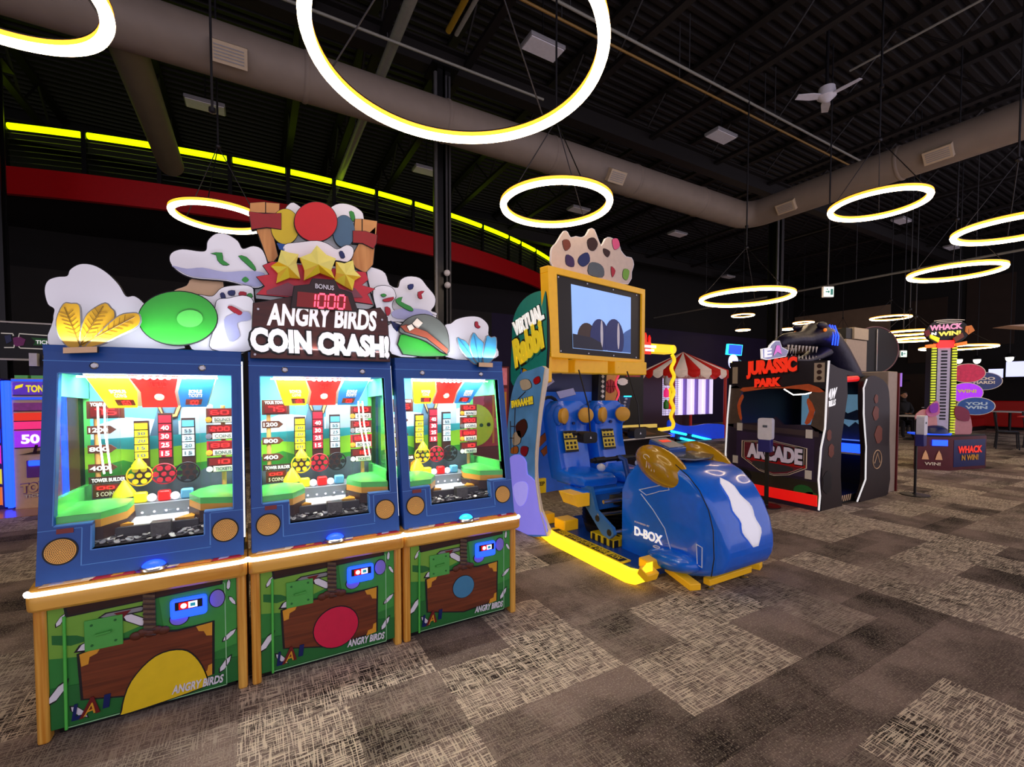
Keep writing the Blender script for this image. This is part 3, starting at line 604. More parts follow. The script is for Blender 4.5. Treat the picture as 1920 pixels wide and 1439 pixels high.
    mb = B(); mb.prism([(-.36, yb, .78), (.36, yb, .78), (.36, yb, 1.6), (-.36, yb, 1.6)], (0, .01, 0), M['bsky']); bk = mb.build('backdrop', t)
    def bp(name, polys, y=yb-.003, e=.002, par=None):
        mb = B()
        for i, (m, pts) in enumerate(polys): mb.prism([(x, y-i*.0015, z) for x, z in pts], (0, -e, 0), m)
        return mb.build(name, par or bk)
    bp('landscape_print', [(M['pale'], [(-.36, 1.3), (-.2, 1.36), (.05, 1.33), (.36, 1.4), (.36, 1.24), (-.36, 1.2)]), (mat('tower_grey', '9ab0b8', .6), [(.06, 1.16), (.06, 1.42), (.14, 1.46), (.22, 1.42), (.22, 1.16)]), (mat('tower_shade', '4a6a80', .6), [(-.1, 1.18), (-.02, 1.5), (.05, 1.5), (.05, 1.18)]),
                           (mat('far_teal', '2a9aa0', .6), [(-.36, 1.24), (.36, 1.26), (.36, 1.16), (-.36, 1.14)]),
                           (mat('meadow', '8cd02a', .6, var=.25, scale=6), [(-.36, 1.2), (-.1, 1.17), (.1, 1.19), (.36, 1.22), (.36, .8), (-.36, .8)]), (mat('bush', '2f8f2a', .6, var=.3), [(-.36, 1.08), (-.2, 1.12), (-.05, 1.06), (.12, 1.08), (.36, 1.1), (.36, .8), (-.36, .8)]),
                           (mat('stone', '5a6a74', .6, var=.3), [(-.36, 1.0), (-.1, 1.03), (.1, 1.0), (.2, 1.06), (.36, 1.0), (.36, .8), (-.36, .8)])])
    bp('sling_print', [(M['dbrown'], [(-.055, 1.44), (-.03, 1.44), (-.012, 1.375), (.03, 1.375), (.05, 1.44), (.078, 1.44), (.05, 1.355), (.02, 1.345), (-.02, 1.345)]), (M['wpost'], [(-.05, 1.435), (-.035, 1.435), (-.018, 1.37), (.035, 1.37), (.055, 1.435), (.07, 1.435), (.045, 1.358), (-.015, 1.35)])], yb-.015)
    # sloping bonus header
    mb = B(M['cream']); mb.prism([(-.26, .22, 1.585), (.27, .22, 1.585), (.215, .36, 1.425), (-.205, .36, 1.425)], (0, .012, .01)); hp = mb.build('bonus_header', t)
    def hq(u, v): # u across -1..1, v 0 bottom..1 top
        w_ = .21+.055*v; return V((.005+u*w_, .36-.14*v-.004, 1.425+.16*v-.004))
    for nm, m, us in (('header_board', M['yel'], (-.97, -.42, -.32, -.36)), ('header_board', mat('lit_red_board', 'e01818', .4, es=.35, ecol='e01818'), (-.33, .36, .30, -.28)), ('header_board', mat('lit_blue_board', '2a7ad0', .4, es=.3, ecol='2a7ad0'), (.42, .97, .97, .33))):
        mb = B()
        if us[0] < -.5: pts = [(-.97, 0), (-.43, 0), (-.33, .5), (-.40, 1), (-.97, 1)]
        elif us[0] < 0: pts = [(-.34, 0), (.37, 0), (.31, .5), (.37, 1), (-.38, 1), (-.27, .5)]
        else: pts = [(.43, 0), (.97, 0), (.97, 1), (.43, 1), (.37, .5)]
        mb.prism([hq(*p) for p in pts], (0, -.003, -.003), m); hb = mb.build(nm, hp)
        def hw(s, u0, u1, v0, v1, mm, dg=False, e=.007):
            d = V((0, -e, -e)); A, Bq, Cq = [T(hq(*p)+d) for p in ((u0, v0), (u1, v0), (u0, v1))]
            (seg7 if dg else txt)(s, A, Bq, Cq, mm, hb)
        if us[0] < -.5:
            hw('BONUS', -.75, -.5, .5, .6, M['cream']); hw('COINS', -.72, -.52, .37, .47, M['cream']); mb = B(M['leddim']); mb.prism([hq(*p)+V((0, -.004, -.004)) for p in ((-.76, .1), (-.44, .1), (-.44, .27), (-.76, .27))], (0, -.002, -.002)); mb.build('display', hb); hw('150', -.7, -.5, .13, .25, M['ledr'], True)
        elif us[0] < 0:
            hw('1000', -.16, .2, .7, .88, mat('dim_digit', '7a0a0a', .4), True)
            mb = B(M['knob'])
            for i in range(5): mb.ell(hq(-.22+i*.11, .97)+V((0, -.008, -.008)), (.011, .011, .009), nu=10, nv=6)
            mb.build('bulb', hb)
            mb = B(); mb.prism([hq(.03+.09*math.cos(2*PI*k/16), .35+.1*math.sin(2*PI*k/16))+V((0, -.004, -.004)) for k in range(16)], (0, -.002, -.002), M['cream']); mb.build('disc_print', hb)
        else:
            hw('BONUS', .56, .8, .5, .6, M['cream']); hw('TICKETS', .56, .82, .37, .47, M['cream']); mb = B(M['leddim']); mb.prism([hq(*p)+V((0, -.004, -.004)) for p in ((.52, .1), (.84, .1), (.84, .27), (.52, .27))], (0, -.002, -.002)); mb.build('display', hb); hw('100', .56, .78, .13, .25, M['ledr'], True)
    # number towers
    for cx, zb, zt, m, nums, bg in ((-.105, 1.13, 1.33, M['yel'], ['30', '20', '15', '10'], M['yellow']), (0, 1.13, 1.37, M['crimson'], ['40', '30', '25', '15'], M['crimson']), (.105, 1.13, 1.34, M['pale'], ['55', '25', '20', '15'], M['bluef'])):
        mb = B(M['dbrown']); mb.box(cx-.032, cx+.032, .535, .56, 1.0, zt+.01); tw = mb.build('number_tower', t)
        n = len(nums)+1; hgt = (zt-zb)/n
        for i in range(n):
            mb = B(bg if i == 0 else m); z1 = zt-i*hgt; mb.box(cx-.028, cx+.028, .528, .536, z1-hgt+.004, z1-.002); cl = mb.build('cell', tw)
            if i: txt(nums[i-1], P(cx-.018, .526, z1-hgt+.012), P(cx+.018, .526, z1-hgt+.012), P(cx-.018, .526, z1-.01), M['sign'] if cx == 0 else M['slate'], tw, ext=.002)
        # perforated wheel at the foot
        wm = (M['yellow'], M['crimson'], M['dsteel'])[(0 if cx < 0 else 1 if cx == 0 else 2)]
        mb = B(M['acryl']); mb.lathe([(.0, 0), (.058, 0), (.058, .02), (.0, .02)], (cx, .49, 1.05), (0, -1, 0), n=24); wh = mb.build('coin_wheel', t)
        mb = B(wm)
        for k in range(6): mb.lathe([(.0, 0), (.014, 0), (.014, .006), (.0, .006)], (cx+.036*math.cos(k*PI/3), .468, 1.05+.036*math.sin(k*PI/3)), (0, -1, 0), n=12)
        mb.lathe([(.0, 0), (.012, 0), (.012, .01), (.0, .01)], (cx, .467, 1.05), (0, -1, 0), n=12); mb.tube([(cx+.055*math.cos(2*PI*k/24), .47, 1.05+.055*math.sin(2*PI*k/24)) for k in range(24)], .004, closed=True, n=6); mb.build('wheel_disc', wh)
    for cx, m, r_ in ((-.16, M['yellow'], .05), (-.105, M['yellow'], .035)):
        mb = B(m); mb.lathe([(r_, 0), (r_*.9, .02), (.008, r_*1.6), (.0, r_*1.65)], (cx, .42 if r_ > .04 else .46, .955 if r_ > .04 else 1.09), n=20); mb.build('cone_topper', t)
    # low shelf with coloured blocks and balls
    mb = B(mat('shelf_grey', '7c868e', .4)); mb.box(-.17, .2, .36, .56, .80, .915); sh_ = mb.build('shelf_step', t)
    mb = B(M['knob'])
    for i in range(7): mb.lathe([(.006, 0), (.004, .004), (.0, .005)], (-.13+i*.05, .36, .87), (0, -1, 0), n=8)
    mb.build('rivet', sh_)
    for i, m in enumerate((M['yel'], M['redlit'], M['bluef'])): mb = B(m); mb.box(-.12+i*.1, -.065+i*.1, .39, .43, .917, .97); mb.build('target_block', t, .008)
    for x in (-.045, .055): mb = B(M['knob']); mb.ell((x, .4, .938), (.021, .021, .021), nu=14, nv=10); mb.build('white_ball', t)
    # coin bed, pusher plate, spout block
    mb = B(M['dgrey']); mb.box(-.36, .36, .045, .36, .76, .80); mb.build('coin_tray', t)
    rnd = random.Random(idx+3); mb = B(M['steel']); mb.mats
    for i in range(420):
        x, y = rnd.uniform(-.33, .33), rnd.uniform(.06, .36); z = .803+rnd.uniform(0, .018)+max(0, y-.2)*.2
        R = Matrix.Rotation(rnd.uniform(-.5, .5), 3, 'X') @ Matrix.Rotation(rnd.uniform(-.5, .5), 3, 'Y'); mm = (M['grey'], mat('coin_bright', 'd8d8d4', .45, .3), M['grey'], M['dgrey'])[i % 4]
        mb.lathe([(.012, 0), (.012, .003), (.0, .003)], (x, y, z), R @ V((0, 0, 1)), mm, 8, False)
    tag(mb.build('coins', t), kind='stuff')
    mb = B(mat('plate_pale', 'd4d6da', .35, .2)); mb.box(-.15, .17, .17, .36, .835, .853); pp = mb.build('pusher_plate', t, .003)
    mb = B(M['dgrey']); mb.box(-.16, .18, .145, .17, .81, .855); mb.build('plate_lip', pp)
    for s in (-1, 1): mb = B(M['gold']); mb.prism([(s*.16, .17, .854), (s*.08, .17, .854), (s*.16, .28, .854)], (0, 0, .012)); mb.build('corner_wedge', pp)
    mb = B(mat('spout_grey', '5a5a58', .4, .4, var=.4, scale=60)); mb.box(-.005, .075, .085, .14, .805, .875); mb.build('spout_block', t, .004)
    mb = B(M['acryl']); mb.tube([(.035, .16, .85), (.055, .15, .91), (.1, .15, .90), (.105, .15, .83)], .022, n=12); mb.build('coin_spout', t)
    # green terraces with gold rims
    for nm, pts in (('left', [(-.335, .07), (-.335, .40), (-.20, .42), (-.11, .36), (-.11, .2), (-.18, .085)]), ('right', [(.335, .08), (.335, .46), (.25, .47), (.16, .4), (.13, .28), (.19, .14)])):
        zt = .95 if nm == 'left' else .962
        mb = B(M['lgreeng']); mb.prism([(x, y, zt) for x, y in pts], (0, 0, -.03)); cx = sum(p[0] for p in pts)/6; cy = sum(p[1] for p in pts)/6
        mb.add([(x, y, zt+.001) for x, y in pts]+[(cx, cy, zt+.03)], [(i, (i+1) % 6, 6) for i in range(6)]); tr = mb.build('terrace', t)
        mb = B(M['gold']); mb.prism([(x, y, zt-.03) for x, y in pts], (0, 0, -.035)); mb.build('terrace_rim', tr)
        mb = B(M['dbrown']); mb.prism([(x*.97, y+.01, zt-.065) for x, y in pts], (0, 0, -.06)); mb.build('terrace_foot', tr)
    # score boards: left tower builder, right four displays
    mb = B(M['wpost']); mb.cyl((-.28, .5, .95), (-.28, .5, 1.45), .012, n=10); sp = mb.build('score_post', t)
    def board(x0, x1, z0, z1, m, s=None, dg=None, y=.485, par=None, tip=0):
        mb = B(m); pts = [(x0, z0), (x1, z0), (x1+tip, (z0+z1)/2), (x1, z1), (x0, z1)] if tip else [(x0, z0), (x1, z0), (x1, z1), (x0, z1)]
        mb.prism([(x, y, z) for x, z in pts], (0, .012, 0)); b = mb.build('score_board' if not dg else 'display', par or t)
        e = .08*(x1-x0); h_ = .22*(z1-z0)
        if s: txt(s, P(x0+e, y-.003, z0+h_), P(x1-e, y-.003, z0+h_), P(x0+e, y-.003, z1-h_), M['sign'], b, ext=.002)
        if dg: seg7(dg, P(x0+e, y-.002, z0+h_), P(x1-e, y-.002, z0+h_), P(x0+e, y-.002, z1-h_), M['ledr'], b)
        return b
    b = board(-.315, -.165, 1.36, 1.45, M['brown']); txt('YOUR TOWER', P(-.3, .482, 1.425), P(-.18, .482, 1.425), P(-.3, .482, 1.443), M['sign'], b, ext=.002); board(-.3, -.18, 1.37, 1.42, M['leddim'], dg='75', y=.48, par=b)
    for s, z in (('1200', 1.28), ('800', 1.18), ('400', 1.08)): board(-.315, -.225, z, z+.042, M['brown'], s, tip=.025)
    board(-.315, -.155, 1.02, 1.055, M['dbrown'], 'TOWER BUILDER'); b = board(-.3, -.19, .945, 1.015, M['brown']); board(-.29, -.2, .985, 1.01, M['leddim'], dg='00', y=.48, par=b); txt('5 COINS', P(-.285, .481, .953), P(-.205, .481, .953), P(-.285, .481, .975), M['cream'], b, ext=.002)
    mb = B(M['gold']); mb.prism([(-.185, .48, 1.0), (-.155, .48, 1.02), (-.155, .48, .96), (-.175, .48, .93), (-.19, .48, .96)], (0, .01, 0)); mb.build('pointer', t)
    mb = B(M['wpost']); mb.cyl((.275, .52, .95), (.275, .52, 1.42), .012, n=10); mb.build('score_post', t)
    for i in range(4):
        z = 1.32-i*.095; b = board(.195, .33, z, z+.085, (M['brown'], M['brown'], M['crimson'], M['dbrown'])[i]); board(.205, .32, z+.042, z+.08, M['leddim'], dg=('60', '200', '88', '10')[i], y=.478, par=b)
        mb = B(M['cream']); mb.box(.225, .322, .476, .484, z+.004, z+.036); mb.build('caption_plate', b)
        txt(('BOUNCE', 'COINS', 'BONUS', 'TICKETS')[i], P(.235, .474, z+.01), P(.315, .474, z+.01), P(.235, .474, z+.03), M['slate'], b, ext=.002)
        mb = B((M['gold'], M['steel'], M['gold'], M['white'])[i]); mb.lathe([(.016, 0), (.016, .006), (.0, .007)], (.207, .482, z+.02), (0, -1, 0), n=14); mb.build('token', b)
    # clear tubes, and glowing strips painting the bright reflections in the glass
    for x, y, zz in ((-.17, .3, 0), (.2, .33, 0)):
        mb = B(M['acryl']); mb.tube([(x, y, .93), (x, y, 1.46)], .024, n=14, cap=False); mb.build('clear_tube', t)
    for k, x in enumerate((-.235, -.21) if idx == 0 else (.215, .24) if idx == 1 else ()):
        mb = B(M['led']); mb.tube([(x, .33, 1.44), (x+.005, .31, 1.3), (x+.03, .27, 1.1)], .004, n=8); mb.build('light_or_glint', t)
    area('interior_lamp', P(0, .185, 1.578), .55, 6.5, (1, .97, .92), (0, .5, -1), t, .04)
    area('rear_fill', P(0, .42, 1.585), .6, 6.0, (.95, .98, 1), (0, .25, -1), t, .08)  # fill lamp added behind the header to brighten the backdrop
    area('topper_lamp', P(0, .12, 1.735), .66, 1.7, (.86, .9, 1), (0, .22, 1), t, .03)
    return t
PL = [pusher(-.437, 0, 'left coin pusher under the white cloud and yellow feathers, yellow roundel on its front'), pusher(.352, 1, 'middle coin pusher carrying the brown title sign, red roundel on its front'),
      pusher(1.135, 2, 'right coin pusher under the grey helmet and blue feathers, small blue roundel on its front')]
# ---- toppers, sawn from board and standing on the roofs
YT = 2.90
def streamer(P_, Y, m, par): cut('streamer_print', P_, Y, m, par, .004, 2, .6)
def toppers():
    a, b, c = PL
    WB = mat('board_white', 'f2f2f8', .5, es=.06, var=.04, scale=3)  # faint glow put into the white boards to brighten the clouds
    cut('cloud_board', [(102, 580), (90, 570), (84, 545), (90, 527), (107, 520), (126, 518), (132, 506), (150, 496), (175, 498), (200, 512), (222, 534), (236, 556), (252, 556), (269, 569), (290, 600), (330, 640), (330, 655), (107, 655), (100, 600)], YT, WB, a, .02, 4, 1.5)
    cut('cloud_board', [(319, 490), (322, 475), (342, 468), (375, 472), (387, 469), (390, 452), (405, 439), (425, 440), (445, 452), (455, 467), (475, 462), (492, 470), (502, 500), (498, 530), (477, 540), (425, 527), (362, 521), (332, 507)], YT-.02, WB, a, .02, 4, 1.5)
    cut('shade_print', [(322, 498), (350, 504), (380, 502), (420, 510), (460, 508), (495, 512), (496, 530), (477, 538), (425, 525), (362, 519), (334, 506)], YT-.024, M['lilac'], a, .004, 3)
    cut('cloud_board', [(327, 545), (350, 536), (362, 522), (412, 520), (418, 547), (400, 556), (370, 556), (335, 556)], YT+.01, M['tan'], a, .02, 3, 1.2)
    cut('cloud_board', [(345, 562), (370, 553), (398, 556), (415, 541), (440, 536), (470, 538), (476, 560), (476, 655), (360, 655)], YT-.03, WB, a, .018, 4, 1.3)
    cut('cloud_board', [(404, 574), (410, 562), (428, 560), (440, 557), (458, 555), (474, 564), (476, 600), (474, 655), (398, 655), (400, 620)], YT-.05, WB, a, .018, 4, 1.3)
    cut('shade_print', [(420, 600), (440, 588), (465, 585), (470, 600), (445, 606), (450, 630), (430, 640)], YT-.054, M['lilac'], a, .004, 3)
    F = YT-.09
    mb = MB(mat('board_green', '2c9c2c', .35, var=.08)); c0 = on_y((336, 597), F); r1 = on_y((407, 597), F)-c0; r2 = on_y((336, 547), F)-c0
    mb.prism([c0+r1*math.cos(2*PI*k/40)+r2*math.sin(2*PI*k/40) for k in range(40)], (0, .02, 0), None, M['ink']); mb.prism([c0+r1*1.025*math.cos(2*PI*k/40)+r2*1.04*math.sin(2*PI*k/40)+V((0, .003, 0)) for k in range(40)], (0, .015, 0), M['ink']); ov = mb.build('oval_board', a)
    mb = MB(M['lgreen']); c1 = c0+r1*.28-r2*.02; mb.prism([c1+r1*.34*math.cos(2*PI*k/28)+r2*.33*math.sin(2*PI*k/28)+V((0, -.004, 0)) for k in range(28)], (0, .004, 0), None, M['dgreen']); mb.build('oval_print', ov)
    FY = YT-.13; ft = mat('feather_yellow', 'd9a614', .4, var=.15)
    fs = [[(119, 571), (133, 570), (147, 572), (150, 592), (150, 627), (148, 650), (128, 650), (110, 628), (106, 600)], [(197, 569), (207, 578), (214, 586), (210, 605), (175, 640), (154, 650), (151, 627), (160, 595), (175, 580)], [(260, 590), (259, 610), (225, 628), (190, 645), (160, 651), (180, 632), (205, 607), (225, 592), (243, 588)]]
    def feathers(fs, m, edge, quill, par, Yf):
        for i, f in enumerate(fs):
            o = cut('feather', f, Yf-.008*i, m, par, .015, 3, 2.2, lm=edge)
            base = f[-3] if i == 99 else None
            tip = f[2] if i == 0 else f[0]; rt = min(f, key=lambda p: (p[0]-bx)**2+(p[1]-by)**2)
            tp = max(f, key=lambda p: (p[0]-bx)**2+(p[1]-by)**2)
            mb = MB(quill); A_, B_ = on_y((bx, by), Yf-.008*i-.002), on_y((tp[0]*.93+bx*.07, tp[1]*.93+by*.07), Yf-.008*i-.002); mb.tube([A_, B_], .0022, n=5); 
            d = (B_-A_); s = V((-d.z, 0, d.x)).normalized()
            for k in range(2, 9):
                q = A_+d*(k/10); mb.tube([q, q+d*.1+s*.025], .0012, n=4); mb.tube([q, q+d*.1-s*.025], .0012, n=4)
            mb.build('quill', o)
    bx, by = 150, 648
    feathers(fs, ft, M['grey'], mat('quill_dark', '7a5a08', .5), a, FY)
    cut('feather_clip', [(118, 652), (182, 650), (182, 661), (118, 663)], FY-.04, M['tan'], a, .03)
    for P_, m in (([(395, 475), (416, 474), (418, 488), (430, 496), (418, 497), (408, 488), (405, 478)], 'green'), ([(447, 480), (462, 482), (478, 500), (478, 508), (462, 495)], 'green'), ([(453, 525), (460, 519), (467, 525), (460, 530)], 'green')): streamer(P_, YT-.026, M[m], a)
    for P_, m in (([(413, 551), (419, 549), (423, 558), (416, 561)], 'navy'), ([(428, 546), (440, 545), (439, 554), (429, 553)], 'navy'), ([(450, 547), (462, 549), (459, 556), (448, 554)], 'crimson'), ([(463, 553), (470, 550), (474, 556), (468, 560)], 'green')): streamer(P_, YT-.036, M[m], a)
    streamer([(427, 577), (434, 574), (452, 584), (454, 588), (447, 591)], YT-.056, M['crimson'], a)
    # --- middle machine
    Y1 = YT-.02
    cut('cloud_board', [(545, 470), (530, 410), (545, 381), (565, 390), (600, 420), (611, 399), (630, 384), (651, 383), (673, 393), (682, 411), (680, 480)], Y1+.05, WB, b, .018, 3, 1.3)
    streamer([(655, 397), (663, 398), (666, 413), (660, 414)], Y1+.046, M['green'], b)
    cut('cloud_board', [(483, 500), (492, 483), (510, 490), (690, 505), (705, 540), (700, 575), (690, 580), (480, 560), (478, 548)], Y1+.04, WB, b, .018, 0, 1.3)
    wpm = wood('sling_wood', 'c47f3c', 'dd9c58', (30, 30, 3))
    sl = [([(479, 424), (508, 424), (521, 480), (513, 491), (503, 491), (492, 460)], wpm), ([(676, 452), (704, 426), (702, 466), (699, 496), (685, 512), (667, 502), (658, 485)], wpm)]
    for P_, m in sl: cut('sling_post', P_, Y1, m, b, .03, 0, 1.3)
    for P_ in ([(469, 381), (497, 379), (497, 399), (469, 398)], [(499, 380), (524, 382), (523, 400), (499, 399)], [(666, 411), (678, 411), (678, 436), (664, 436)], [(680, 411), (707, 415), (705, 440), (680, 437)]): cut('sling_tip', P_, Y1, M['wpost'], b, .03, 0, 1.2)
    for P_ in ([(467, 397), (496, 401), (527, 400), (527, 430), (500, 426), (472, 430)], [(662, 433), (685, 434), (707, 441), (705, 457), (700, 466), (680, 456), (662, 455)]): cut('sling_band', P_, Y1-.01, mat('band_red', 'a01c20', .5), b, .045, 0, 1.2)
    def disc(px, py, rx, ry, m, Y, par, nm='round_board'):
        mb = MB(m); c0 = on_y((px, py), Y); u = on_y((px+rx, py), Y)-c0; v = on_y((px, py-ry), Y)-c0
        mb.prism([c0+u*1.035*math.cos(2*PI*k/36)+v*1.035*math.sin(2*PI*k/36)+V((0, .003, 0)) for k in range(36)], (0, .014, 0), M['ink']); mb.prism([c0+u*math.cos(2*PI*k/36)+v*math.sin(2*PI*k/36) for k in range(36)], (0, .016, 0), m, M['ink']); return mb.build(nm, par)
    disc(535, 425, 26, 33, mat('board_yellow', 'e0c41c', .4, var=.06), Y1-.005, b); disc(645, 434, 20, 30, mat('board_steel_blue', '4a6f8c', .4, var=.06), Y1-.005, b); disc(593, 416, 39, 37, mat('board_red', 'd8141c', .4, var=.06), Y1-.02, b)
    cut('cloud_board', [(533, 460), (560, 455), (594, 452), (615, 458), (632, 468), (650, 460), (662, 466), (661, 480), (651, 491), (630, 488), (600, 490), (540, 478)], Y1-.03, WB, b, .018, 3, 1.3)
    cut('sash_print', [(519, 456), (534, 458), (534, 470), (524, 468)], Y1-.03, M['blue'], b, .01, 0, .8); streamer([(636, 473), (642, 471), (647, 482), (640, 484)], Y1-.036, M['navy'], b)
    cut('burst_board', [(493, 498), (510, 491), (686, 511), (690, 525), (678, 535), (703, 542), (689, 552), (699, 571), (667, 566), (602, 563), (481, 552), (497, 537), (481, 519), (505, 515)], Y1-.045, mat('burst_red', 'd02a3a', .4, var=.2), b, .016, 0, 1.2)
    cut('shade_print', [(500, 545), (540, 530), (560, 540), (600, 530), (640, 545), (665, 540), (680, 558), (600, 560), (500, 552)], Y1-.049, mat('mauve', '8a4a58', .5), b, .004)
    st = [([(527, 469), (543, 474), (560, 477), (556, 493), (563, 523), (543, 521), (518, 531), (521, 512), (508, 499), (521, 491)], (540, 500)), ([(630, 491), (646, 494), (662, 488), (665, 507), (677, 519), (665, 526), (661, 545), (646, 537), (627, 526), (630, 512)], (648, 515)),
          ([(594, 460), (612, 478), (630, 485), (621, 507), (628, 523), (600, 512), (570, 526), (571, 507), (562, 483), (583, 475)], (597, 496))]
    for i, (P_, c_) in enumerate(st):
        Ys = Y1-.07-.02*(i == 2); cc = on_y(c_, Ys-.025); ring = [on_y(p, Ys) for p in P_]; n = len(P_); mb = MB()
        for k in range(n): mb.add([ring[k], ring[(k+1) % n], cc], [(0, 1, 2)], (M['lemon'], mat('star_yellow', 'f2dc30', .35), mat('star_gold', 'e8b818', .35))[0 if P_[k][1] < c_[1]-4 else 1 if k % 2 else 2])
        mb.prism([p+V((0, .001, 0)) for p in ring], (0, .02, 0), M['orange'], M['orange']); mb.build('star', b)
    # title board, bonus display
    Y2 = Y0+.13
    tb = cut('title_board', [(475, 569), (548, 557), (670, 583), (713, 578), (726, 596), (731, 678), (470, 671)], Y2, wood('sign_brown', '3c140c', '551f12', (3, 3, 30)), b, .03, 0, 1.5)
    def on(p, d=.002, Y=Y2): return on_y(p, Y-d)
    txt('ANGRY BIRDS', on((500, 611)), on((704, 622)), on((503, 569)), M['sign'], tb, ext=.01, bold=.035, arch=.06)
    txt('COIN CRASH!', on((470, 660)), on((729, 672)), on((468, 613)), M['sign'], tb, ext=.014, bold=.055, back=M['ink'])
    mb = MB(M['steel'])
    for p in ((484, 580), (716, 600), (478, 665), (726, 672)): q = on(p); mb.cyl(q, q+V((0, -.006, 0)), .006, n=10)
    mb.build('bolt', tb)
    bs = cut('bonus_display', [(546, 576), (552, 537), (581, 534), (586, 523), (627, 526), (635, 542), (659, 550), (671, 584)], Y2-.03, mat('sign_dark', '2a0e08', .4), b, .04, 0, 1.5)
    mb = MB(M['leddim']); mb.prism([on(p, .032) for p in ((556, 575), (558, 547), (652, 556), (660, 583))], (0, -.002, 0)); mb.build('display', bs)
    seg7('1000', on((574, 576), .036), on((648, 580), .036), on((576, 550), .036), M['ledpk'], bs); txt('BONUS', on((591, 541), .036), on((626, 545), .036), on((591, 532), .036), M['white'], bs)
    # --- right machine
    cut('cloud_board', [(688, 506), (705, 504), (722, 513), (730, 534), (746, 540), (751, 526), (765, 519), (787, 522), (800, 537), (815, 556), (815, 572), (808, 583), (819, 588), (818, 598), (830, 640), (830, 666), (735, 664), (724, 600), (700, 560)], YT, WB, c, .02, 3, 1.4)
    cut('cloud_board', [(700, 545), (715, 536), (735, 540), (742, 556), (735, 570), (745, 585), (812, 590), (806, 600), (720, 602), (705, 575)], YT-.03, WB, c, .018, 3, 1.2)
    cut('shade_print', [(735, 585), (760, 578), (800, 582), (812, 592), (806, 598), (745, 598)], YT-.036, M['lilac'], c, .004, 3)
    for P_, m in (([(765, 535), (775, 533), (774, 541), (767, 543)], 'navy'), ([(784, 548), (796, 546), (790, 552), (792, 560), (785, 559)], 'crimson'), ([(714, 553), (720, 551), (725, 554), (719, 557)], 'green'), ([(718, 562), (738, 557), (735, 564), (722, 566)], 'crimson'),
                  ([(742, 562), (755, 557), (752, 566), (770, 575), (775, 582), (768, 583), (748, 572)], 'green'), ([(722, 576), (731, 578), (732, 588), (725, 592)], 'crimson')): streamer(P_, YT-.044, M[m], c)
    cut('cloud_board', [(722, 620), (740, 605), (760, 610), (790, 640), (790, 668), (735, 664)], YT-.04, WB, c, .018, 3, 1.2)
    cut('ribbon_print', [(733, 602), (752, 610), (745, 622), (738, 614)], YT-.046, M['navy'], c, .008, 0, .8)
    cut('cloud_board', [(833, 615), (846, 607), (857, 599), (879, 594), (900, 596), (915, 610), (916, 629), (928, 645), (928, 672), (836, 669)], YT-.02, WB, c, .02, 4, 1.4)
    streamer([(891, 604), (896, 604), (897, 610), (901, 613), (897, 616), (891, 612)], YT-.026, M['crimson'], c)
    cut('lower_board', [(751, 629), (790, 630), (835, 660), (830, 668), (756, 664)], YT-.06, mat('board_green', '2c9c2c'), c, .016, 2, 1.2)
    hb = cut('helmet_board', [(749, 621), (757, 605), (773, 594), (797, 590), (819, 598), (835, 614), (841, 637), (838, 664), (800, 640), (765, 628)], YT-.09, M['helmet'], c, .02, 3, 1.4)
    cut('strap_print', [(751, 612), (762, 609), (800, 622), (840, 655), (838, 664), (800, 634), (760, 622)], YT-.1, mat('strap', '9a4a30', .5), hb, .008, 0, .8)
    cut('buckle_print', [(763, 612), (772, 608), (777, 616), (768, 621)], YT-.106, M['cream'], hb, .005, 0, .8); cut('badge_print', [(782, 597), (793, 606), (783, 617), (773, 607)], YT-.094, M['cream'], hb, .004, 0, .8)
    bx, by = 899, 681
    fb = mat('feather_blue', '3f9cc8', .4, var=.15)
    fs2 = [[(858, 634), (864, 637), (873, 641), (884, 657), (897, 678), (890, 682), (872, 665), (862, 650)], [(888, 625), (896, 634), (907, 645), (911, 665), (908, 680), (896, 680), (886, 665), (882, 645)], [(913, 631), (921, 634), (930, 634), (929, 661), (920, 678), (908, 681), (907, 660)]]
    Yf = YT-.13
    for i, f in enumerate(fs2):
        o = cut('feather', f, Yf-.008*i, fb, c, .015, 3, 1.6, lm=M['grey']); tp = f[0]; mb = MB(mat('quill_blue', '1c5a80', .5)); A_, B_ = on_y((bx+i*4-4, by), Yf-.008*i-.002), on_y((tp[0]*.92+bx*.08, tp[1]*.92+by*.08), Yf-.008*i-.002); mb.tube([A_, B_], .002, n=5); mb.build('quill', o)
    cut('feather_clip', [(898, 680), (924, 681), (924, 689), (898, 688)], Yf-.04, M['tan'], c, .03)
toppers()
# ================================================================ the two-seat motion ride
RD = thing('motion_simulator_ride', (3.2, 3.2, 0), 'blue and yellow two-seat motion simulator ride with big framed screen', 'simulator ride')
def RB(m=None): return MB(m)
def rrect(x0, x1, z0, z1, r, y, n=5):
    out = []
    for cx, cz, a0 in ((x1-r, z0+r, -PI/2), (x1-r, z1-r, 0), (x0+r, z1-r, PI/2), (x0+r, z0+r, PI)):
        for i in range(n): a = a0+PI/2*i/(n-1); out.append(V((cx+r*math.cos(a), y, cz+r*math.sin(a))))
    return out
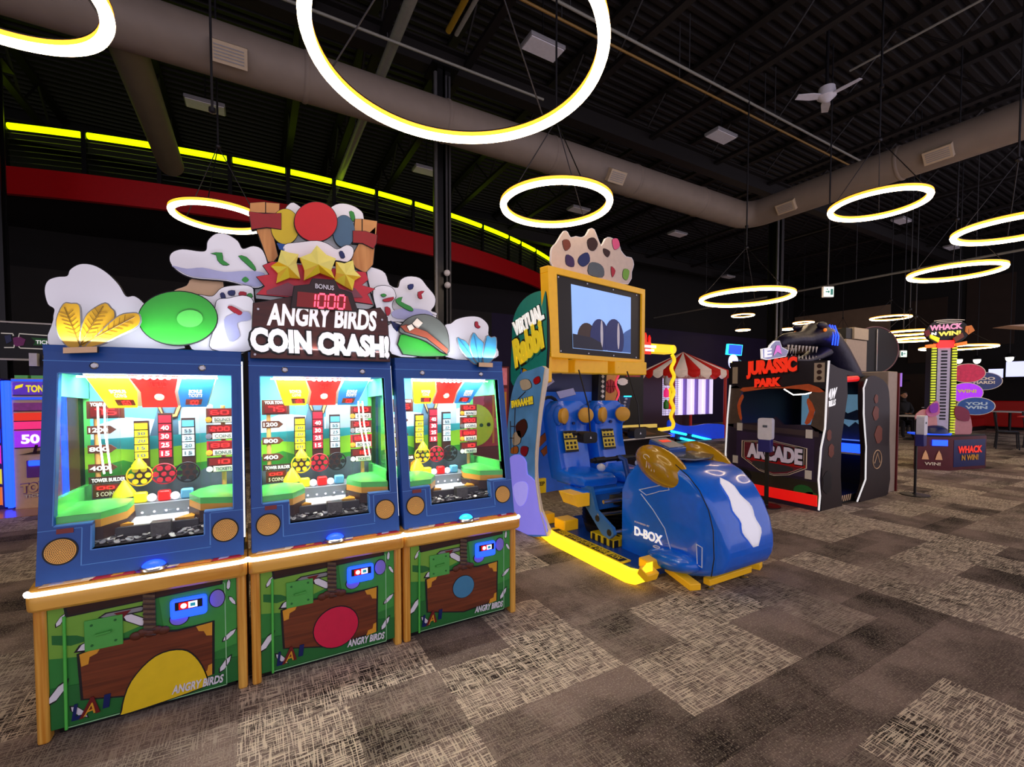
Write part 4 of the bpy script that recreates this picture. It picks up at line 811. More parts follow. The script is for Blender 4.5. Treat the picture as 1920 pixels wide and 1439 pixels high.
# skids with lit flanks
for x in (2.53, 3.87):
    mb = RB(M['skid']); path = [(3.98, .20), (3.93, .10), (3.82, .035), (3.6, .0), (2.75, .0), (2.58, .0), (2.48, .02), (2.40, .07), (2.36, .12)]
    mb.loft([[(x-.035, y, z), (x+.035, y, z), (x+.035, y+.02*(i < 2), z+.11), (x-.035, y+.02*(i < 2), z+.11)] for i, (y, z) in enumerate(path)], smooth=False); sk = mb.build('skid', RD, .012)
    s = 1 if x < 3 else -1
    mb = RB(M['yframe']); mb.obox((x+s*.02, 2.39, .135), (.12, .10, .07), Matrix.Rotation(.4, 3, 'X')); mb.build('skid_tip', sk, .01)
    mb = RB(M['yellow']); mb.box(*sorted((x+s*.03, x+s*.15)), 2.7, 3.75, .095, .108); tr = mb.build('warning_strip', sk)
    mb = RB(M['ink']);
    for k in range(5): y = 2.72+k*.2; mb.box(*sorted((x+s*.05, x+s*.13)), y, y+.17, .107, .1095)
    mb.build('warning_print', tr)
    if s > 0:
        txt('KEEP CLEAR DURING OPERATION', (x+.06, 3.62, .111), (x+.06, 2.76, .111), (x+.12, 3.62, .111), M['yellow'], tr, ext=.001)
# base platform
mb = RB(M['blue2']); mb.box(2.62, 3.78, 2.5, 4.05, .03, .09); bp_ = mb.build('base_platform', RD, .01)
for x0, x1, y0, y1, z1 in ((2.68, 2.86, 3.62, 3.8, .2), (2.64, 2.78, 3.92, 4.05, .2), (2.66, 2.84, 2.48, 2.6, .17), (3.56, 3.74, 2.48, 2.6, .17)):
    mb = RB(M['yframe']); mb.box(x0, x1, y0, y1, .09, z1); mb.build('mount_block', bp_, .012)
mb = RB(M['yellow']); mb.box(2.78, 3.6, 3.02, 3.34, .09, .16); st = mb.build('step_plate', RD, .006)
mb = RB(M['ink'])
for k in range(7): mb.box(2.79+k*.115, 2.84+k*.115, 3.018, 3.02, .09, .155)
for k in range(4): mb.box(2.778, 2.78, 3.03+k*.08, 3.07+k*.08, .09, .155)
mb.build('hazard_print', st)
txt('KEEP', (2.9, 3.08, .1612), (3.3, 3.08, .1612), (2.9, 3.26, .1612), M['ink'], st, ext=.001)
for x, a in ((2.86, -.35), (3.5, .35)): mb = RB(M['yframe']); mb.obox((x, 2.38, .07), (.09, .5, .05), Matrix.Rotation(a, 3, 'Z')); mb.build('front_foot_bar', RD, .006)
mb = RB(M['yframe']); mb.box(2.93, 3.45, 2.14, 2.2, .045, .095); mb.build('cross_bar', RD, .006)
for x in (2.97, 3.4): mb = RB(M['steel']); mb.lathe([(.03, 0), (.03, .012), (.012, .02), (.012, .05)], (x, 2.17, 0), n=16); mb.build('levelling_foot', RD)
# bellows and tilt linkage
mb = RB(M['black']); pr = []
for i in range(9): pr += [(.30-.012*(i == 0), .17+i*.035), (.265, .1875+i*.035)]
pr = [(a, b-.17) for a, b in pr]; mb.lathe([(.26, -.09)]+pr+[(.24, .32)], (3.15, 3.45, .18), n=36); mb.build('bellows', RD)
mb = RB(M['blueg']); mb.box(2.66, 3.72, 3.3, 3.62, .5, .56); mb.build('seat_base', RD, .015)
for x in (2.73, 3.6):
    mb = RB(mat('link_blue', '2c6cb0', .35)); pts = [(3.42, .60), (3.42, .46), (3.12, .2), (3.02, .18), (2.96, .235), (2.98, .29), (3.2, .40), (3.28, .60)]
    mb.prism([(x, y, z) for y, z in pts], (.035, 0, 0)); ln = mb.build('link_arm', RD, .006)
    mb = RB(M['black'])
    for y, z in ((3.02, .24), (3.18, .33), (3.32, .44)): mb.cyl((x-.002, y, z), (x+.037, y, z), .03, n=16)
    mb.build('hole', ln)
for y, z in ((3.02, .24), (3.18, .36), (3.1, .5)): mb = RB(M['steel']); mb.cyl((2.73, y, z), (3.62, y-.08, z), .018, n=10); mb.build('cross_rod', RD)
# seats
def seat(cx):
    y = 3.88
    mb = RB(M['blueg']); rings = []
    for z, hw, y0, y1 in ((.58, .20, 3.74, 3.92), (.8, .215, 3.80, 3.97), (1.0, .215, 3.85, 4.0), (1.12, .225, 3.86, 4.02), (1.22, .235, 3.84, 4.03), (1.34, .215, 3.85, 4.02), (1.40, .16, 3.89, 4.0)):
        rings.append([V((cx+a*hw, b, z)) for a, b in ((-1, y1), (-1, y0+.02), (-.9, y0-.02), (-.6, y0+.03), (0, y0+.05), (.6, y0+.03), (.9, y0-.02), (1, y0+.02), (1, y1), (.6, y1+.03), (-.6, y1+.03))])
    mb.loft(rings); bk = mb.build('backrest', RD, sharp=55)
    for s in (-1, 1):
        mb = RB(M['blueg']); c = V((cx+s*.17, 3.83, 1.25)); mb.ell(c, (.065, .075, .11), nu=18, nv=10); hr = mb.build('head_bolster', bk)
        n = V((-s*.45, -.9, 0)).normalized(); mb = RB(mat('pad_yellow', 'd9a030', .5)); mb.lathe([(.082, -.03), (.082, .008), (.075, .014), (0, .016)], c+n*.062, n, n=26); mb.build('head_pad', hr)
        mb = RB(M['navy']); mb.cyl((cx+s*.06, 3.89, 1.16), (cx+s*.06, 3.872, 1.16), .016, n=12); mb.build('eyelet', bk)
    mb = RB(M['yellow']); q = [(cx-.085, 3.822, .86), (cx+.085, 3.822, .86), (cx+.085, 3.876, 1.08), (cx-.085, 3.876, 1.08)]; mb.prism(q, (0, -.004, .001)); dc = mb.build('instruction_plate', bk)
    mb = RB(M['ink'])
    def pq(u, v): return V((cx-.085+.17*u, 3.822+.054*v-.005, .86+.22*v))
    def rect(u0, u1, v0, v1): mb.prism([pq(u0, v0), pq(u1, v0), pq(u1, v1), pq(u0, v1)], (0, -.001, 0))
    rect(0, 1, .9, 1); rect(0, 1, .58, .66); rect(0, 1, 0, .1)
    for i in range(3):
        for j in range(4): rect(.1+i*.3, .28+i*.3, .16+j*.2 if j < 2 else .30+j*.2-.02, .28+j*.2 if j < 2 else .38+j*.2)
    mb.build('instruction_print', dc)
    mb = RB(M['blueg']); mb.loft([rrect(cx-.21, cx+.21, a, b, .03, yy) for yy, a, b in ((3.82, .56, .70), (3.6, .56, .68), (3.42, .57, .68), (3.36, .58, .645))]); mb.build('seat_pan', RD, sharp=50)
    mb = RB(M['blueg2']); mb.prism([(cx-.19, 3.36, .58), (cx-.19, 3.2, .40), (cx-.19, 3.3, .36), (cx-.19, 3.55, .5), (cx-.19, 3.55, .58)], (.38, 0, 0)); mb.build('leg_panel', RD, .008)
    # lap bar
    mb = RB(M['white']); mb.ell((cx+.12, 3.5, .73), (.04, .05, .04), nu=14, nv=8); mb.build('grip', RD)
for cx in (2.93, 3.46): seat(cx)
mb = RB(M['yframe']); mb.prism([(2.52, 3.5, .55), (2.72, 3.5, .55), (2.72, 3.5, .43), (2.58, 3.5, .43)], (0, -.22, 0)); mb.build('step_wedge', RD, .01)
mb = RB(M['yellow']); mb.box(2.46, 2.62, 3.86, 3.9, .45, .6); wsg = mb.build('warning_plate', RD); txt('KEEP', (2.48, 3.858, .53), (2.6, 3.858, .53), (2.48, 3.858, .57), M['ink'], wsg, ext=.002)
mb = RB(M['dsteel']); mb.tube([(2.74, 3.28, .85), (3.7, 3.28, .85)], .022, n=12); lb = mb.build('lap_bar', RD)
mb = RB(M['black']);
for x in (2.78, 3.06, 3.3, 3.6): mb.cyl((x, 3.28, .85), (x+.12, 3.28, .85), .03, n=12)
mb.build('foam_grip', lb)
for x in (3.08, 3.66): mb = RB(M['blue2']); mb.tube([(x, 3.28, .86), (x+.02, 3.22, .84), (x+.03, 3.15, .6), (x, 3.2, .35)], .028, n=10); mb.build('bar_arm', RD)
# nose pod
PR = [(2.99, .03, .66, .345), (2.93, .02, .78, .35), (2.84, .03, .87, .35), (2.7, .04, .91, .35), (2.55, .05, .925, .35), (2.4, .06, .905, .348), (2.28, .08, .85, .342), (2.18, .11, .765, .335), (2.09, .14, .645, .322), (2.03, .18, .53, .305), (1.995, .24, .42, .285), (1.985, .30, .34, .265)]
PX = 3.2
def ring_(y, z0, z1, hw): return rrect(PX-hw, PX+hw, z0, z1, min(.05, (z1-z0)*.3), y, 5)
mb = RB(); rs = [ring_(*p) for p in PR]; n_ = len(rs[0])
mb.loft(rs, M['blueg'], cap=True); pod = mb.build('nose_pod', RD, sharp=48)
mb = RB(M['ink']); mb.tube([(PX-.352, y, z) for y, z in ((2.4, .93), (2.28, .86), (2.18, .77), (2.1, .64), (2.06, .5), (2.05, .3), (2.07, .16))], .004, n=5); mb.build('seam', pod)
def nose_y(z):
    zs = [(p[2], p[0]) for p in PR if p[0] < 2.5][::-1]
    if z <= zs[0][0]: return zs[0][1]
    for (a, ya), (b, yb) in zip(zs, zs[1:]):
        if a <= z <= b: return ya+(yb-ya)*(z-a)/(b-a)
    return zs[-1][1]
# pale oval emblem on the nose
mb = RB(mat('emblem_white', 'f4f4ff', .4, es=.22, var=.03))  # no lamp behind it: glow added to make the white look brighter
def em(u, v): z = .58+v; return V((PX+u, nose_y(z)-.012, z))
L_ = [(-.235+.03*i) for i in range(17)]
def hw_(v): t_ = v/.245; return .105*math.sqrt(max(0, 1-t_*t_))*(1-.15*t_)*(1+.16*math.sin(v*38))
g1 = [[em(hw_(v)*a, v)+V((v*-.12, 0, 0)) for a in (-1, -.6, -.2, .2, .6, 1)] for v in L_]
mb.loft(g1, cap=False, closed=False); o_ = mb.build('emblem_print', pod); o_.modifiers.new('thick', 'SOLIDIFY').thickness = .004
S = PX-.351
txt('D-BOX', (S, 2.83, .255), (S, 2.52, .255), (S, 2.83, .335), M['sign'], pod, ext=.003, bold=.04); txt('POWERED BY', (S, 2.83, .365), (S, 2.66, .365), (S, 2.83, .38), M['white'], pod, ext=.002)
mb = RB(mat('line_white', 'd8e8ff', .4)); 
for pts in ([(2.78, .66), (2.55, .74), (2.47, .745), (2.46, .72), (2.52, .70), (2.56, .69), (2.6, .67), (2.7, .63), (2.78, .66)], [(2.76, .63), (2.62, .52), (2.5, .4), (2.42, .2)], [(2.2, .36), (2.15, .35), (2.15, .2), (2.19, .21), (2.2, .36)]): mb.tube([(S-.001, y, z) for y, z in pts], .004, n=5)
mb.build('outline_print', pod)
for s in (-1, 1):
    x = PX+s*.35
    mb = RB(M['blueg']); mb.ell((x, 2.42, .17), (.11, .25, .085), R=Matrix.Rotation(-.08, 3, 'X'), nu=24, nv=14); fn = mb.build('side_fin', pod)
    if s < 0:
        mb = RB(M['white']); mb.tube([(x-.06+.02*math.cos(a*PI/6), 2.53+.03*math.sin(a*PI/6), .25) for a in range(12)], .004, closed=True, n=5); mb.build('badge_print', fn)
    R = Matrix.Rotation(.38, 3, 'X'); c = V((PX+s*.28, 2.60, .875)); R2 = R
    mb = RB(M['goldg']); mb.ell(c, (.125, .285, .15), R=R2, nu=28, nv=16); it = mb.build('engine_pod', pod)
    if s < 0:
        mb = RB(M['cream'])
        mb.tube([c+R2 @ V((-.113-.006*math.cos(a*PI/5), .09+.03*math.cos(a*PI/5), .055+.02*math.sin(a*PI/5))) for a in range(10)], .003, closed=True, n=5)
        for k in range(4): mb.tube([c+R2 @ V((-.118, .07-k*.03, .03-.01*(k % 2))), c+R2 @ V((-.124, .05-k*.03, -.02+.01*(k % 2)))], .003, n=5)
        mb.build('badge_print', it)
mb = RB(M['blueg2']); mb.obox((PX-.02, 2.78, .99), (.22, .24, .11), Matrix.Rotation(.25, 3, 'X')); db = mb.build('dash_box', pod, .01)
mb = RB(mat('dash_grey', '8a8c96', .4)); mb.obox((PX-.02, 2.77, 1.048), (.2, .22, .006), Matrix.Rotation(.25, 3, 'X')); mb.build('notice', db)
mb = RB(M['signred']); mb.obox((PX-.02, 2.80, 1.06), (.11, .05, .004), Matrix.Rotation(.25, 3, 'X')); mb.build('notice_print', db)
mb = RB(mat('smoke_cover', '38465c', .15, coat=.5)); mb.prism([(PX-.2, 2.66, .965), (PX+.2, 2.66, .965), (PX+.22, 2.48, .95), (PX+.1, 2.42, .94), (PX-.1, 2.42, .94), (PX-.22, 2.48, .95)], (0, 0, .012)); mb.build('top_hatch', pod, .006)
# side wing with printed upper and lit lower half
def yzp(X, pts, th=.03): return [on_x(p, X) for p in pts]
XW_ = 2.46
wing = cut('side_wing', [(950, 985), (948, 880), (951, 810), (956, 760), (963, 725), (975, 702), (995, 694), (1023, 692), (1012, 770), (1004, 850), (1004, 900), (1012, 955), (1026, 1006)], XW_, mat('wing_art', '5f9fe0', .45, es=.1, var=.35, scale=5), RD, .04, 3, 0, ax='x', lm=M['cream'])  # printed wing art carries a slight added glow for brightness
cut('lit_panel', [(950, 985), (949, 900), (952, 865), (965, 853), (978, 856), (986, 868), (988, 890), (1004, 905), (1012, 955), (1025, 1004)], XW_-.012, M['lav'], wing, .012, 2, 0, ax='x', lm=M['lav'])
cut('swirl_print', [(962, 915), (970, 905), (984, 904), (990, 915), (986, 940), (975, 950), (966, 938)], XW_-.016, mat('lit_lavender_pale', 'a8a0f4', .4, es=.5, ecol='a49cf8'), wing, .004, 3, 0, ax='x', lm=M['lav'])
mb = MB(M['cream']); mb.tube([on_x(p, XW_-.004) for p in ((1023, 692), (1012, 770), (1005, 850), (1005, 900), (1013, 955), (1027, 1006))], .012, n=8); mb.build('edge_trim', wing)
dsc = cut('title_disc', [(960, 640), (962, 600), (975, 570), (995, 552), (1018, 546), (1024, 560), (1024, 690), (1000, 700), (978, 690), (972, 720), (958, 715)], XW_+.05, mat('board_teal', '159088', .45, es=.06, var=.15), RD, .03, 3, 1, ax='x')
def onx(p, d=.003): return on_x(p, XW_+.05-d)
txt('VIRTUAL', onx((967, 632)), onx((1022, 598)), onx((962, 606)), M['sign'], dsc, ext=.012, bold=.05, back=M['ink']); txt('Rabbi', onx((968, 692)), onx((1022, 652)), onx((962, 640)), mat('letter_yellow', 'f4d830', .4, es=.25), dsc, ext=.012, bold=.05, back=M['ink'])
txt('BWAAAH!!!', on_x((960, 766), XW_-.012), on_x((1000, 758), XW_-.012), on_x((959, 752), XW_-.012), mat('letter_yellow', 'f4d830', .4), wing, ext=.004, bold=.04, back=M['ink'])
for P_, m in (([(966, 800), (982, 786), (988, 802), (976, 822)], 'brown'), ([(962, 815), (975, 808), (975, 830), (962, 835)], 'cream'), ([(1000, 712), (1010, 706), (1012, 716), (1003, 721)], 'red'), ([(975, 715), (990, 712), (996, 726), (980, 732)], 'cream'), ([(960, 840), (970, 838), (970, 850), (958, 850)], 'orange'), ([(978, 838), (990, 840), (985, 856), (976, 850)], 'crimson')):
    cut('doodle_print', P_, XW_-.006, M[m], wing, .004, 3, .6, ax='x')
mb = MB(M['dbrown'])
for a, b in (((957, 790), (958, 850)), ((966, 765), (963, 850)), ((957, 800), (965, 800)), ((956, 822), (964, 822)), ((985, 735), (960, 760))): mb.tube([on_x(a, XW_-.004), on_x(b, XW_-.004)], .005, n=5)
mb.build('ladder_print', wing)
# curved back shell with printed night scene
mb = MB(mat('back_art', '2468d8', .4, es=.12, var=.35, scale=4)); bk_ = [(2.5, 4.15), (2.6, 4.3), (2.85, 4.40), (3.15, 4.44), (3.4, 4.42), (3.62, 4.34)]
mb.loft([[V((x, y, .3)), V((x, y, 1.74)), V((x, y+.03, 1.74)), V((x, y+.03, .3))] for x, y in bk_]); bs_ = mb.build('back_shell', RD, sharp=60)
mb = MB(M['navy']); mb.loft([[V((x, y-.004, 1.5)), V((x, y-.004, 1.74)), V((x, y-.001, 1.74)), V((x, y-.001, 1.5))] for x, y in bk_]); mb.build('night_print', bs_)
def onb(p): return on_y(p, 4.27)
for P_, m, nm in (([(1000, 832), (1022, 812), (1028, 822), (1006, 845)], 'orange', 'track_print'), ([(1014, 846), (1036, 826), (1040, 836), (1020, 856)], 'orange', 'track_print'), ([(1020, 720), (1034, 708), (1040, 716), (1026, 726)], 'lilac', 'doodle_print'), ([(1020, 693), (1032, 690), (1034, 702), (1024, 706)], 'lilac', 'doodle_print'), ([(1043, 735), (1075, 728), (1080, 740), (1050, 748)], 'lilac', 'doodle_print')): cut(nm, P_, 4.28, M[m], bs_, .004, 0, .6)
mb = MB(M['ink']); mb.tube([on_y((1012+20*math.cos(a*.35)+18, 775-30*math.sin(a*.35)), 4.27) for a in range(1, 8)], .02, n=6); mb.build('track_print', bs_)
mb = MB(M['ink']); mb.prism([(3.62, 4.3, .3), (3.62, 4.36, .3), (3.62, 4.36, 1.74), (3.62, 4.2, 1.74), (3.62, 4.24, 1.2)], (.12, 0, 0)); ep = mb.build('edge_panel', bs_)
for k in range(5): mb = MB(M['paper']); z = 1.42+k*.06; mb.prism([(3.68, 4.20, z), (3.705, 4.20, z+.025), (3.68, 4.20, z+.05), (3.655, 4.20, z+.025)], (0, .02, 0)); mb.build('diamond_print', ep)
# screen in a yellow frame
a_, b_, c_, d_ = V((2.50, 3.68, 2.735)), V((4.08, 3.93, 2.725)), V((4.10, 3.95, 1.842)), V((2.56, 3.70, 1.848))
def sq(u, v, e=0): 
    p = (a_*(1-u)+b_*u)*v+(d_*(1-u)+c_*u)*(1-v); n = (b_-a_).cross(a_-d_).normalized(); return p+n*e*(1 if n.y < 0 else -1)
def sp_(mb, u0, u1, v0, v1, e0, e1, m): mb.prism([sq(u0, v0, e1), sq(u1, v0, e1), sq(u1, v1, e1), sq(u0, v1, e1)], sq(0, 0, e0)-sq(0, 0, e1), m)
mb = MB(M['yframe'])
for uv in ((0, 1, .93, 1), (0, 1, 0, .05), (0, .075, .05, .93), (.962, 1, .05, .93)): sp_(mb, *uv, -.10, .012, M['yframe'])
fr = mb.build('screen_frame', RD, .006)
mb = MB(M['black']); sp_(mb, .07, .965, .045, .935, -.08, -.012, M['black']); sn = mb.build('screen', RD)
mb = MB(); sp_(mb, .215, .845, .12, .86, -.012, -.010, mat('picture_sky', '8fb4e8', .4, es=.55, ecol='86aee8', var=.2, scale=2)); pc = mb.build('picture', sn)
def dome(u, v, ru, rv, m, e, nm='helmet_print', lo=0):
    mb = MB(m); k = 24; mb.prism([sq(u+ru*math.cos(2*PI*i/k), max(v+rv*math.sin(2*PI*i/k), lo), e) for i in range(k)], sq(0, 0, 0)-sq(0, 0, .0015), m); return mb.build(nm, pc)
nv = mat('picture_navy', '14286a', .4, es=.12); br = mat('picture_brown', '3a2620', .4, es=.1)
mb = MB(); mb.prism([sq(*p, -.009) for p in ((.6, .13), (.845, .13), (.845, .45), (.78, .40), (.70, .30))], sq(0, 0, 0)-sq(0, 0, .001), mat('picture_hill', '3a62a4', .4, es=.25)); mb.build('hill_print', pc)
dome(.36, .24, .10, .2, br, -.0085, lo=.13); dome(.49, .27, .1, .24, nv, -.0075, lo=.13); dome(.65, .28, .11, .26, nv, -.0065, lo=.13)
for u in (.51, .695): dome(u, .33, .014, .17, M['white'], -.0055, 'stripe_print')
mb = MB(); mb.prism([sq(*p, -.0045) for p in ((.215, .125), (.52, .125), (.5, .22), (.4, .27), (.215, .29))], sq(0, 0, 0)-sq(0, 0, .001), mat('picture_cockpit', '0c1430', .4, es=.05)); mb.build('cockpit_print', pc)
mb = MB(M['steel'])
for i in range(4): u = .1+i*.27; mb.lathe([(.008, 0), (.008, .004), (0, .005)], sq(u, .905, -.008), (-.15, -1, 0), n=8); mb.lathe([(.008, 0), (.008, .004), (0, .005)], sq(u, .075, -.008), (-.15, -1, 0), n=8)
mb.build('screw', sn)
for x0, x1 in ((2.62, 2.9), (2.98, 3.45), (3.55, 4.05)): mb = MB(M['yframe']); mb.box(x0, x1, 3.85, 4.1, 1.70, 1.85); mb.build('bracket', RD, .01)
mb = MB(M['yframe']); mb.prism([(2.53, 3.72, 1.85), (2.53, 3.72, 1.6), (2.53, 4.2, 1.5), (2.53, 4.2, 1.85)], (.06, 0, 0)); mb.build('bracket_arm', RD, .006)
mb = MB(mat('copper_pipe', 'b06a30', .3, .8)); mb.cyl((3.6, 3.86, 1.78), (4.12, 3.94, 1.77), .012, n=8); mb.build('brace_rod', RD)
# topper: cream lumpy board
lob = [(1038, 500), (1034, 480), (1036, 465), (1044, 456), (1050, 446), (1058, 434), (1064, 436), (1070, 446), (1080, 444), (1090, 446), (1100, 441), (1106, 430), (1114, 431), (1120, 446), (1128, 462), (1136, 448), (1144, 446), (1152, 450), (1160, 456), (1164, 470), (1174, 482), (1184, 484), (1188, 496), (1184, 510), (1178, 532), (1130, 525), (1080, 512)]
tp = cut('topper_board', lob, 3.86, mat('topper_cream', 'd8c4b4', .5, var=.1), RD, .025, 2, 1.2, lm=M['white'])
for P_, m in (([(1062, 478), (1075, 484), (1076, 500), (1062, 496)], 'violet'), ([(1088, 480), (1102, 474), (1106, 490), (1094, 500), (1084, 492)], 'navy'), ([(1106, 494), (1122, 494), (1132, 504), (1130, 520), (1104, 514)], 'slate'), ([(1102, 450), (1114, 446), (1121, 458), (1114, 470), (1104, 466)], 'dbrown'), ([(1148, 450), (1158, 448), (1162, 462), (1152, 468)], 'pink'), ([(1132, 466), (1144, 472), (1140, 482), (1133, 476)], 'dbrown'), ([(1055, 452), (1066, 450), (1070, 462), (1060, 470)], 'rust'), ([(1146, 500), (1154, 508), (1148, 520)], 'crimson'), ([(1170, 505), (1180, 508), (1176, 525), (1168, 520)], 'olive')): cut('patch_print', P_, 3.855, M[m], tp, .005, 3, .5)
# headsets hanging in front of the seats
for i, (px, py, Yh, lab) in enumerate(((1101, 820, 3.42, 'black headset hanging from a cord in front of the left ride seat'), (1194, 812, 3.42, 'black headset hanging from a cord beside the right ride seat'))):
    p = on_y((px, py), Yh); h = thing('headset', p, lab, 'headset', 'black headsets of the ride')
    mb = MB(M['black']); mb.loft([rrect(p.x-.085, p.x+.085, p.z-.055, p.z+.05, .03, p.y+d) for d in (-.05, -.03, .05)]); mb.build('visor', h, sharp=50)
    mb = MB(M['black']); mb.tube([(p.x+.1*math.cos(a*PI/8), p.y+.06+.09*math.sin(a*PI/8), p.z+.03) for a in range(-1, 10)], .016, n=8); mb.build('strap', h)
    mb = MB(M['white']); mb.prism([(p.x-.01, p.y-.052, p.z-.01), (p.x+.012, p.y-.052, p.z-.01), (p.x+.001, p.y-.052, p.z+.012)], (0, -.002, 0)); mb.build('maker_emblem', h)
    mb = MB(M['black']); mb.tube([(p.x+.04, p.y, p.z+.04), (p.x+.03, p.y+.02, p.z+.3), (p.x+.05, p.y+.2, 1.72)], .008, n=6); mb.build('cord', h)
# ================================================================ dinosaur cabinet
JX, JY = 6.1, 2.93
JC = thing('shooting_cabinet', (6.8, 3.5, 0), 'big dark walk-in arcade cabinet with red title letters and a dinosaur head on top', 'arcade machine')
ja = mat('cab_purple', '2c2036', .5, var=.4, scale=4)
def jp(pts, X=JX, th=.05, m=None, nm='side_wall', par=JC, e=0, sm=0): 
    P_ = crom(pts, sm) if sm else pts
    mb = MB(m); mb.prism([(X-e, y, z) for y, z in P_], (th, 0, 0), m); return mb.build(nm, par)
lw = jp([(4.2, .0), (4.2, 1.02), (4.05, 1.04), (3.62, 1.08), (3.5, 1.16), (3.4, 1.06), (3.06, 1.08), (2.9, 1.0), (2.93, .55), (2.93, .0)], m=ja)
up = jp([(4.16, 1.55), (4.14, 1.95), (2.86, 1.88), (2.88, 1.5), (3.02, 1.5), (3.2, 1.54), (3.6, 1.55), (3.9, 1.55)], m=mat('cab_black_plum', '120c17', .5, var=.3), nm='marquee_panel')
for pts in ([(4.2, 1.0), (4.17, 1.56), (3.98, 1.53), (4.06, 1.3), (4.0, 1.06)], [(2.9, .98), (2.875, 1.52), (3.04, 1.5), (3.08, 1.4), (3.0, 1.25), (3.05, 1.07)]): jp(pts, m=mat('cab_taupe', '5a4a3e', .5, var=.3), nm='window_pillar', sm=2)
for pts in ([(3.95, 1.5), (3.97, 1.56), (3.5, 1.585), (3.4, 1.56), (3.08, 1.6), (2.9, 1.5), (3.05, 1.5), (3.2, 1.535), (3.6, 1.545)], [(3.08, 1.42), (3.0, 1.27), (3.06, 1.1), (3.12, 1.1), (3.07, 1.25), (3.1, 1.36)], [(3.98, 1.46), (4.05, 1.3), (4.0, 1.1), (3.97, 1.12), (4.0, 1.3), (3.95, 1.42)]): jp(pts, th=.004, e=.004, m=mat('rim_orange', 'b04a20', .5, es=.15, var=.3), nm='window_rim', par=up, sm=2)
jp([(4.1, 1.04), (4.1, .97), (2.95, .93), (2.95, 1.0)], th=.004, e=.003, m=mat('cab_greyplum', '4a3c40', .5), nm='sill_print', par=lw)
jp([(4.05, .42), (4.05, .93), (3.0, .90), (3.0, .40)], th=.003, e=.002, m=mat('cab_violet', '38284e', .5, var=.3, scale=6), nm='panel_print', par=lw)
jp([(4.2, .06), (4.2, .38), (2.93, .36), (2.93, .06)], th=.003, e=.002, m=mat('cab_moss', '2a2618', .6, var=.5, scale=7), nm='ground_print', par=lw)
for y, z, r in ((3.95, .3, .14), (3.12, .22, .12), (3.02, .16, .1)):
    jp([(y+r*math.cos(a*PI/9), z+.7*r*math.sin(a*PI/9)) for a in range(18)], th=.003, e=.0035, m=M['dgreen'] if r < .14 else M['black'], nm='bush_print', par=lw)
# shield with ARCADE
sh = lambda k: [(3.5+(y-3.5)*k, .62+(z-.62)*k) for y, z in ((3.97, .56), (3.97, .80), (3.55, .83), (3.5, .84), (3.45, .83), (3.08, .78), (3.08, .52), (3.3, .40), (3.5, .36), (3.7, .40))]
for k, m, e in ((1.0, M['cream'], .004), (.965, M['dbrown'], .0055), (.92, M['cream'], .007), (.90, mat('shield_wine', '7a2436', .5, var=.3), .0085)): jp(sh(k), th=.003, e=e, m=m, nm='shield_print', par=lw)
jp([(3.9, .54), (3.9, .575), (3.1, .56), (3.1, .52)], th=.003, e=.0095, m=M['red'], nm='shield_print', par=lw)
jp([(3.75, .44), (3.8, .52), (3.6, .535), (3.3, .515), (3.25, .47), (3.5, .41)], th=.003, e=.0095, m=M['dgrey'], nm='car_print', par=lw, sm=2)
txt('ARCADE', (JX-.012, 3.87, .57), (JX-.012, 3.13, .555), (JX-.012, 3.87, .78), mat('letter_pale', 'c8b8c4', .4, es=.2), lw, ext=.012, bold=.05, back=M['ink'])
txt('JURASSIC', (JX-.012, 3.90, 1.68), (JX-.012, 3.22, 1.71), (JX-.012, 3.90, 1.93), M['signred'], up, ext=.012, bold=.06, back=M['dbrown']); txt('PARK', (JX-.012, 3.78, 1.56), (JX-.012, 3.42, 1.575), (JX-.012, 3.78, 1.68), M['signred'], up, ext=.012, bold=.06, back=M['dbrown'])
jp([(3.02, 1.62), (3.02, 1.86), (2.9, 1.86), (2.9, 1.62)], th=.004, e=.004, m=M['beige'], nm='side_print', par=up); jp([(4.13, 1.62), (4.13, 1.86), (4.05, 1.86), (4.05, 1.62)], th=.004, e=.004, m=M['beige'], nm='side_print', par=up)
mb = MB(M['dbrown'])
for k in range(3): mb = MB(M['dbrown']); mb.prism([(JX-.0055, 2.96+.03*math.cos(a*PI/5), 1.67+k*.075+.028*math.sin(a*PI/5)) for a in range(10)], (.001, 0, 0)); mb.build('figure_print', up)
for y, z in ((4.0, 1.0), (3.06, .97), (4.06, .52), (3.06, .45)): mb = MB(M['paper']); mb.box(JX-.012, JX-.006, y-.04, y+.04, z-.06, z+.05); mb.build('paper_note', lw)
mb = MB(M['redlit']); mb.box(JX-.02, JX, 2.95, 4.2, .06, .2); mb.build('red_base_strip', JC, .004)
mb = MB(M['sign']); mb.tube([(JX-.006, y, z) for y, z in ((2.855, 1.88), (2.87, 1.5), (2.88, 1.05), (2.92, .8), (2.94, .4), (2.92, .2), (2.93, .02))], .012, n=8); mb.build('edge_trim', JC); mb = MB(M['sign']); mb.tube([(JX-.006, y, z) for y, z in ((4.16, 1.6), (4.2, 1.1), (4.22, .6), (4.2, .05))], .012, n=8); mb.build('edge_trim', JC)
mb = MB(M['led']); mb.tube([(JX+.06, 3.42, 1.535), (JX+.06, 3.3, 1.46), (JX+.06, 3.15, 1.47), (JX+.06, 3.03, 1.5)], .008, n=6); mb.build('light_or_glint', JC)
